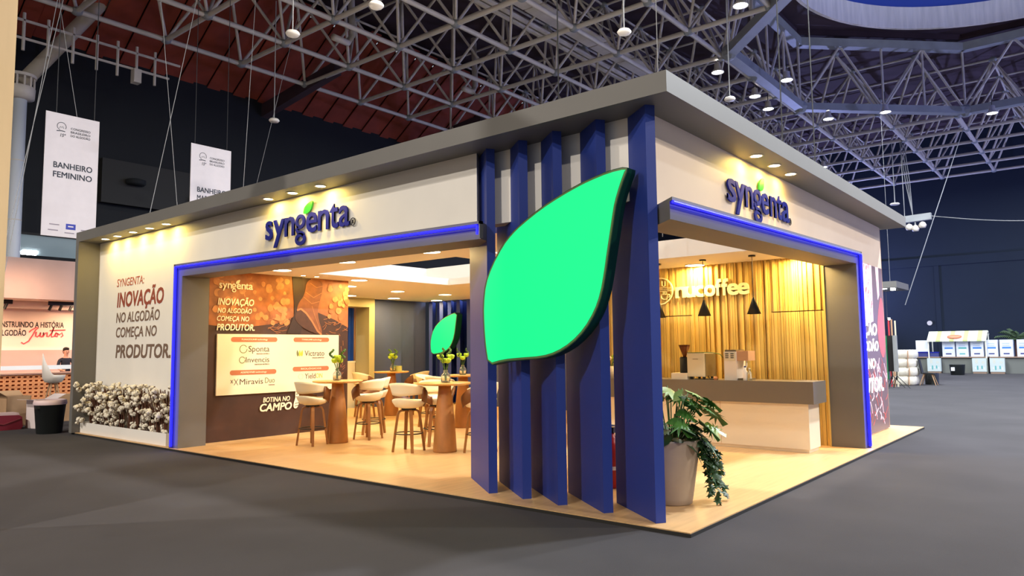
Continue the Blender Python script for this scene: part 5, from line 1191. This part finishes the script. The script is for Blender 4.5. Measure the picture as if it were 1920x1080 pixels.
tag(MB().lathe([(.24, 0), (.25, .45), (.23, .45), (.22, .02), (.001, .02)], (27.4, 2.75, 0), 18, caps=False).build('litter_bin', binm), 'black bin behind the shell chair', 'bin')
for k, (y, x, hw, mt, lab) in enumerate([(3.52, 24.3, .12, green_l, 'green edged dark panel on a tripod at the right booth end'), (3.30, 24.0, .06, ring_m, 'narrow grey panel on a tripod next to the green edged one')]):
    t = E_('tripod_panel', (x, y, 0), lab, 'tripod panel', 'panels on tripods')
    MB().box(x-.03, y-hw, .60, x+.06, y+hw, 1.93).build('panel', black if k == 0 else ring_m, t)
    MB().box(x-.06, y+hw*.9, .3 if k == 0 else .6, x+.02, y+hw*.9+(.12 if k == 0 else .02), 1.93).build('edge_panel', mt, t)
    MB().tube([(x, y, .3), (x, y, .60)], .02, 6).build('pole', black, t)
    for q in range(3): a = q*2.094+.5; MB().tube([(x, y, .45), (x+.42*math.cos(a), y+.42*math.sin(a), 0)], .014, 6).build('tripod_leg', black, t)
for k, (y, z1, mt) in enumerate([(3.68, 2.52, red_scr), (3.58, 2.55, tan), (3.46, 2.5, steel)]): tag(MB().box(24.9, y-.025, 0, 24.95, y+.025, z1).build('roll_up_post', mt), ['thin red post', 'thin tan post', 'thin grey post'][k]+' behind the tripod panels', 'post', 'thin posts behind the panels')
# far canopy with three lights
t = E_('far_canopy', (30, 5, 4.1), 'far grey canopy with three white lights beyond the right booth end', 'canopy')
MB().hexa([(29.5, 4.25, 4.1), (29.5, 6.5, 4.1), (32, 6.5, 4.1), (32, 4.25, 4.1), (29.5, 4.25, 4.38), (29.5, 6.5, 4.38), (32, 6.5, 4.38), (32, 4.25, 4.38)]).build('slab', grey, t)
for x, y in ((30, 4.85), (30, 4.5), (31, 4.7)): MB().lathe([(.001, 0), (.1, 0), (.1, .02)], (x, y, 4.075), 14, caps=False).build('lamp_disc', lamp_c, t)
for y in (6.4,): MB().box(29.7, 6.3, 0, 31.8, 6.5, 4.1).build('support_wall', grey, t)
t = E_('spot_light', (29.8, 4.7, 2.6), 'small bright spotlight beyond the right booth end', 'spotlight')
MB().tube([(29.8, 4.75, 2.75), (29.75, 4.62, 2.72)], .07, 10).build('head', black, t); MB().ball((29.72, 4.66, 2.73), .055, 8, 6).build('lens', lamp_c, t); MB().tube([(29.8, 4.75, 2.8), (29.8, 4.75, 4.099)], .012, 5).build('stem', cable_d, t)
t = tag(MB().lathe([(.001, 0), (.16, 0), (.17, .03), (.16, .05)], (0, 0, 0), 18).build('wall_disc', ws), 'small white disc on the navy wall', 'wall lamp'); t.location = (52.92, 6.95, 3.1); t.rotation_euler = (0, math.pi/2, 0)
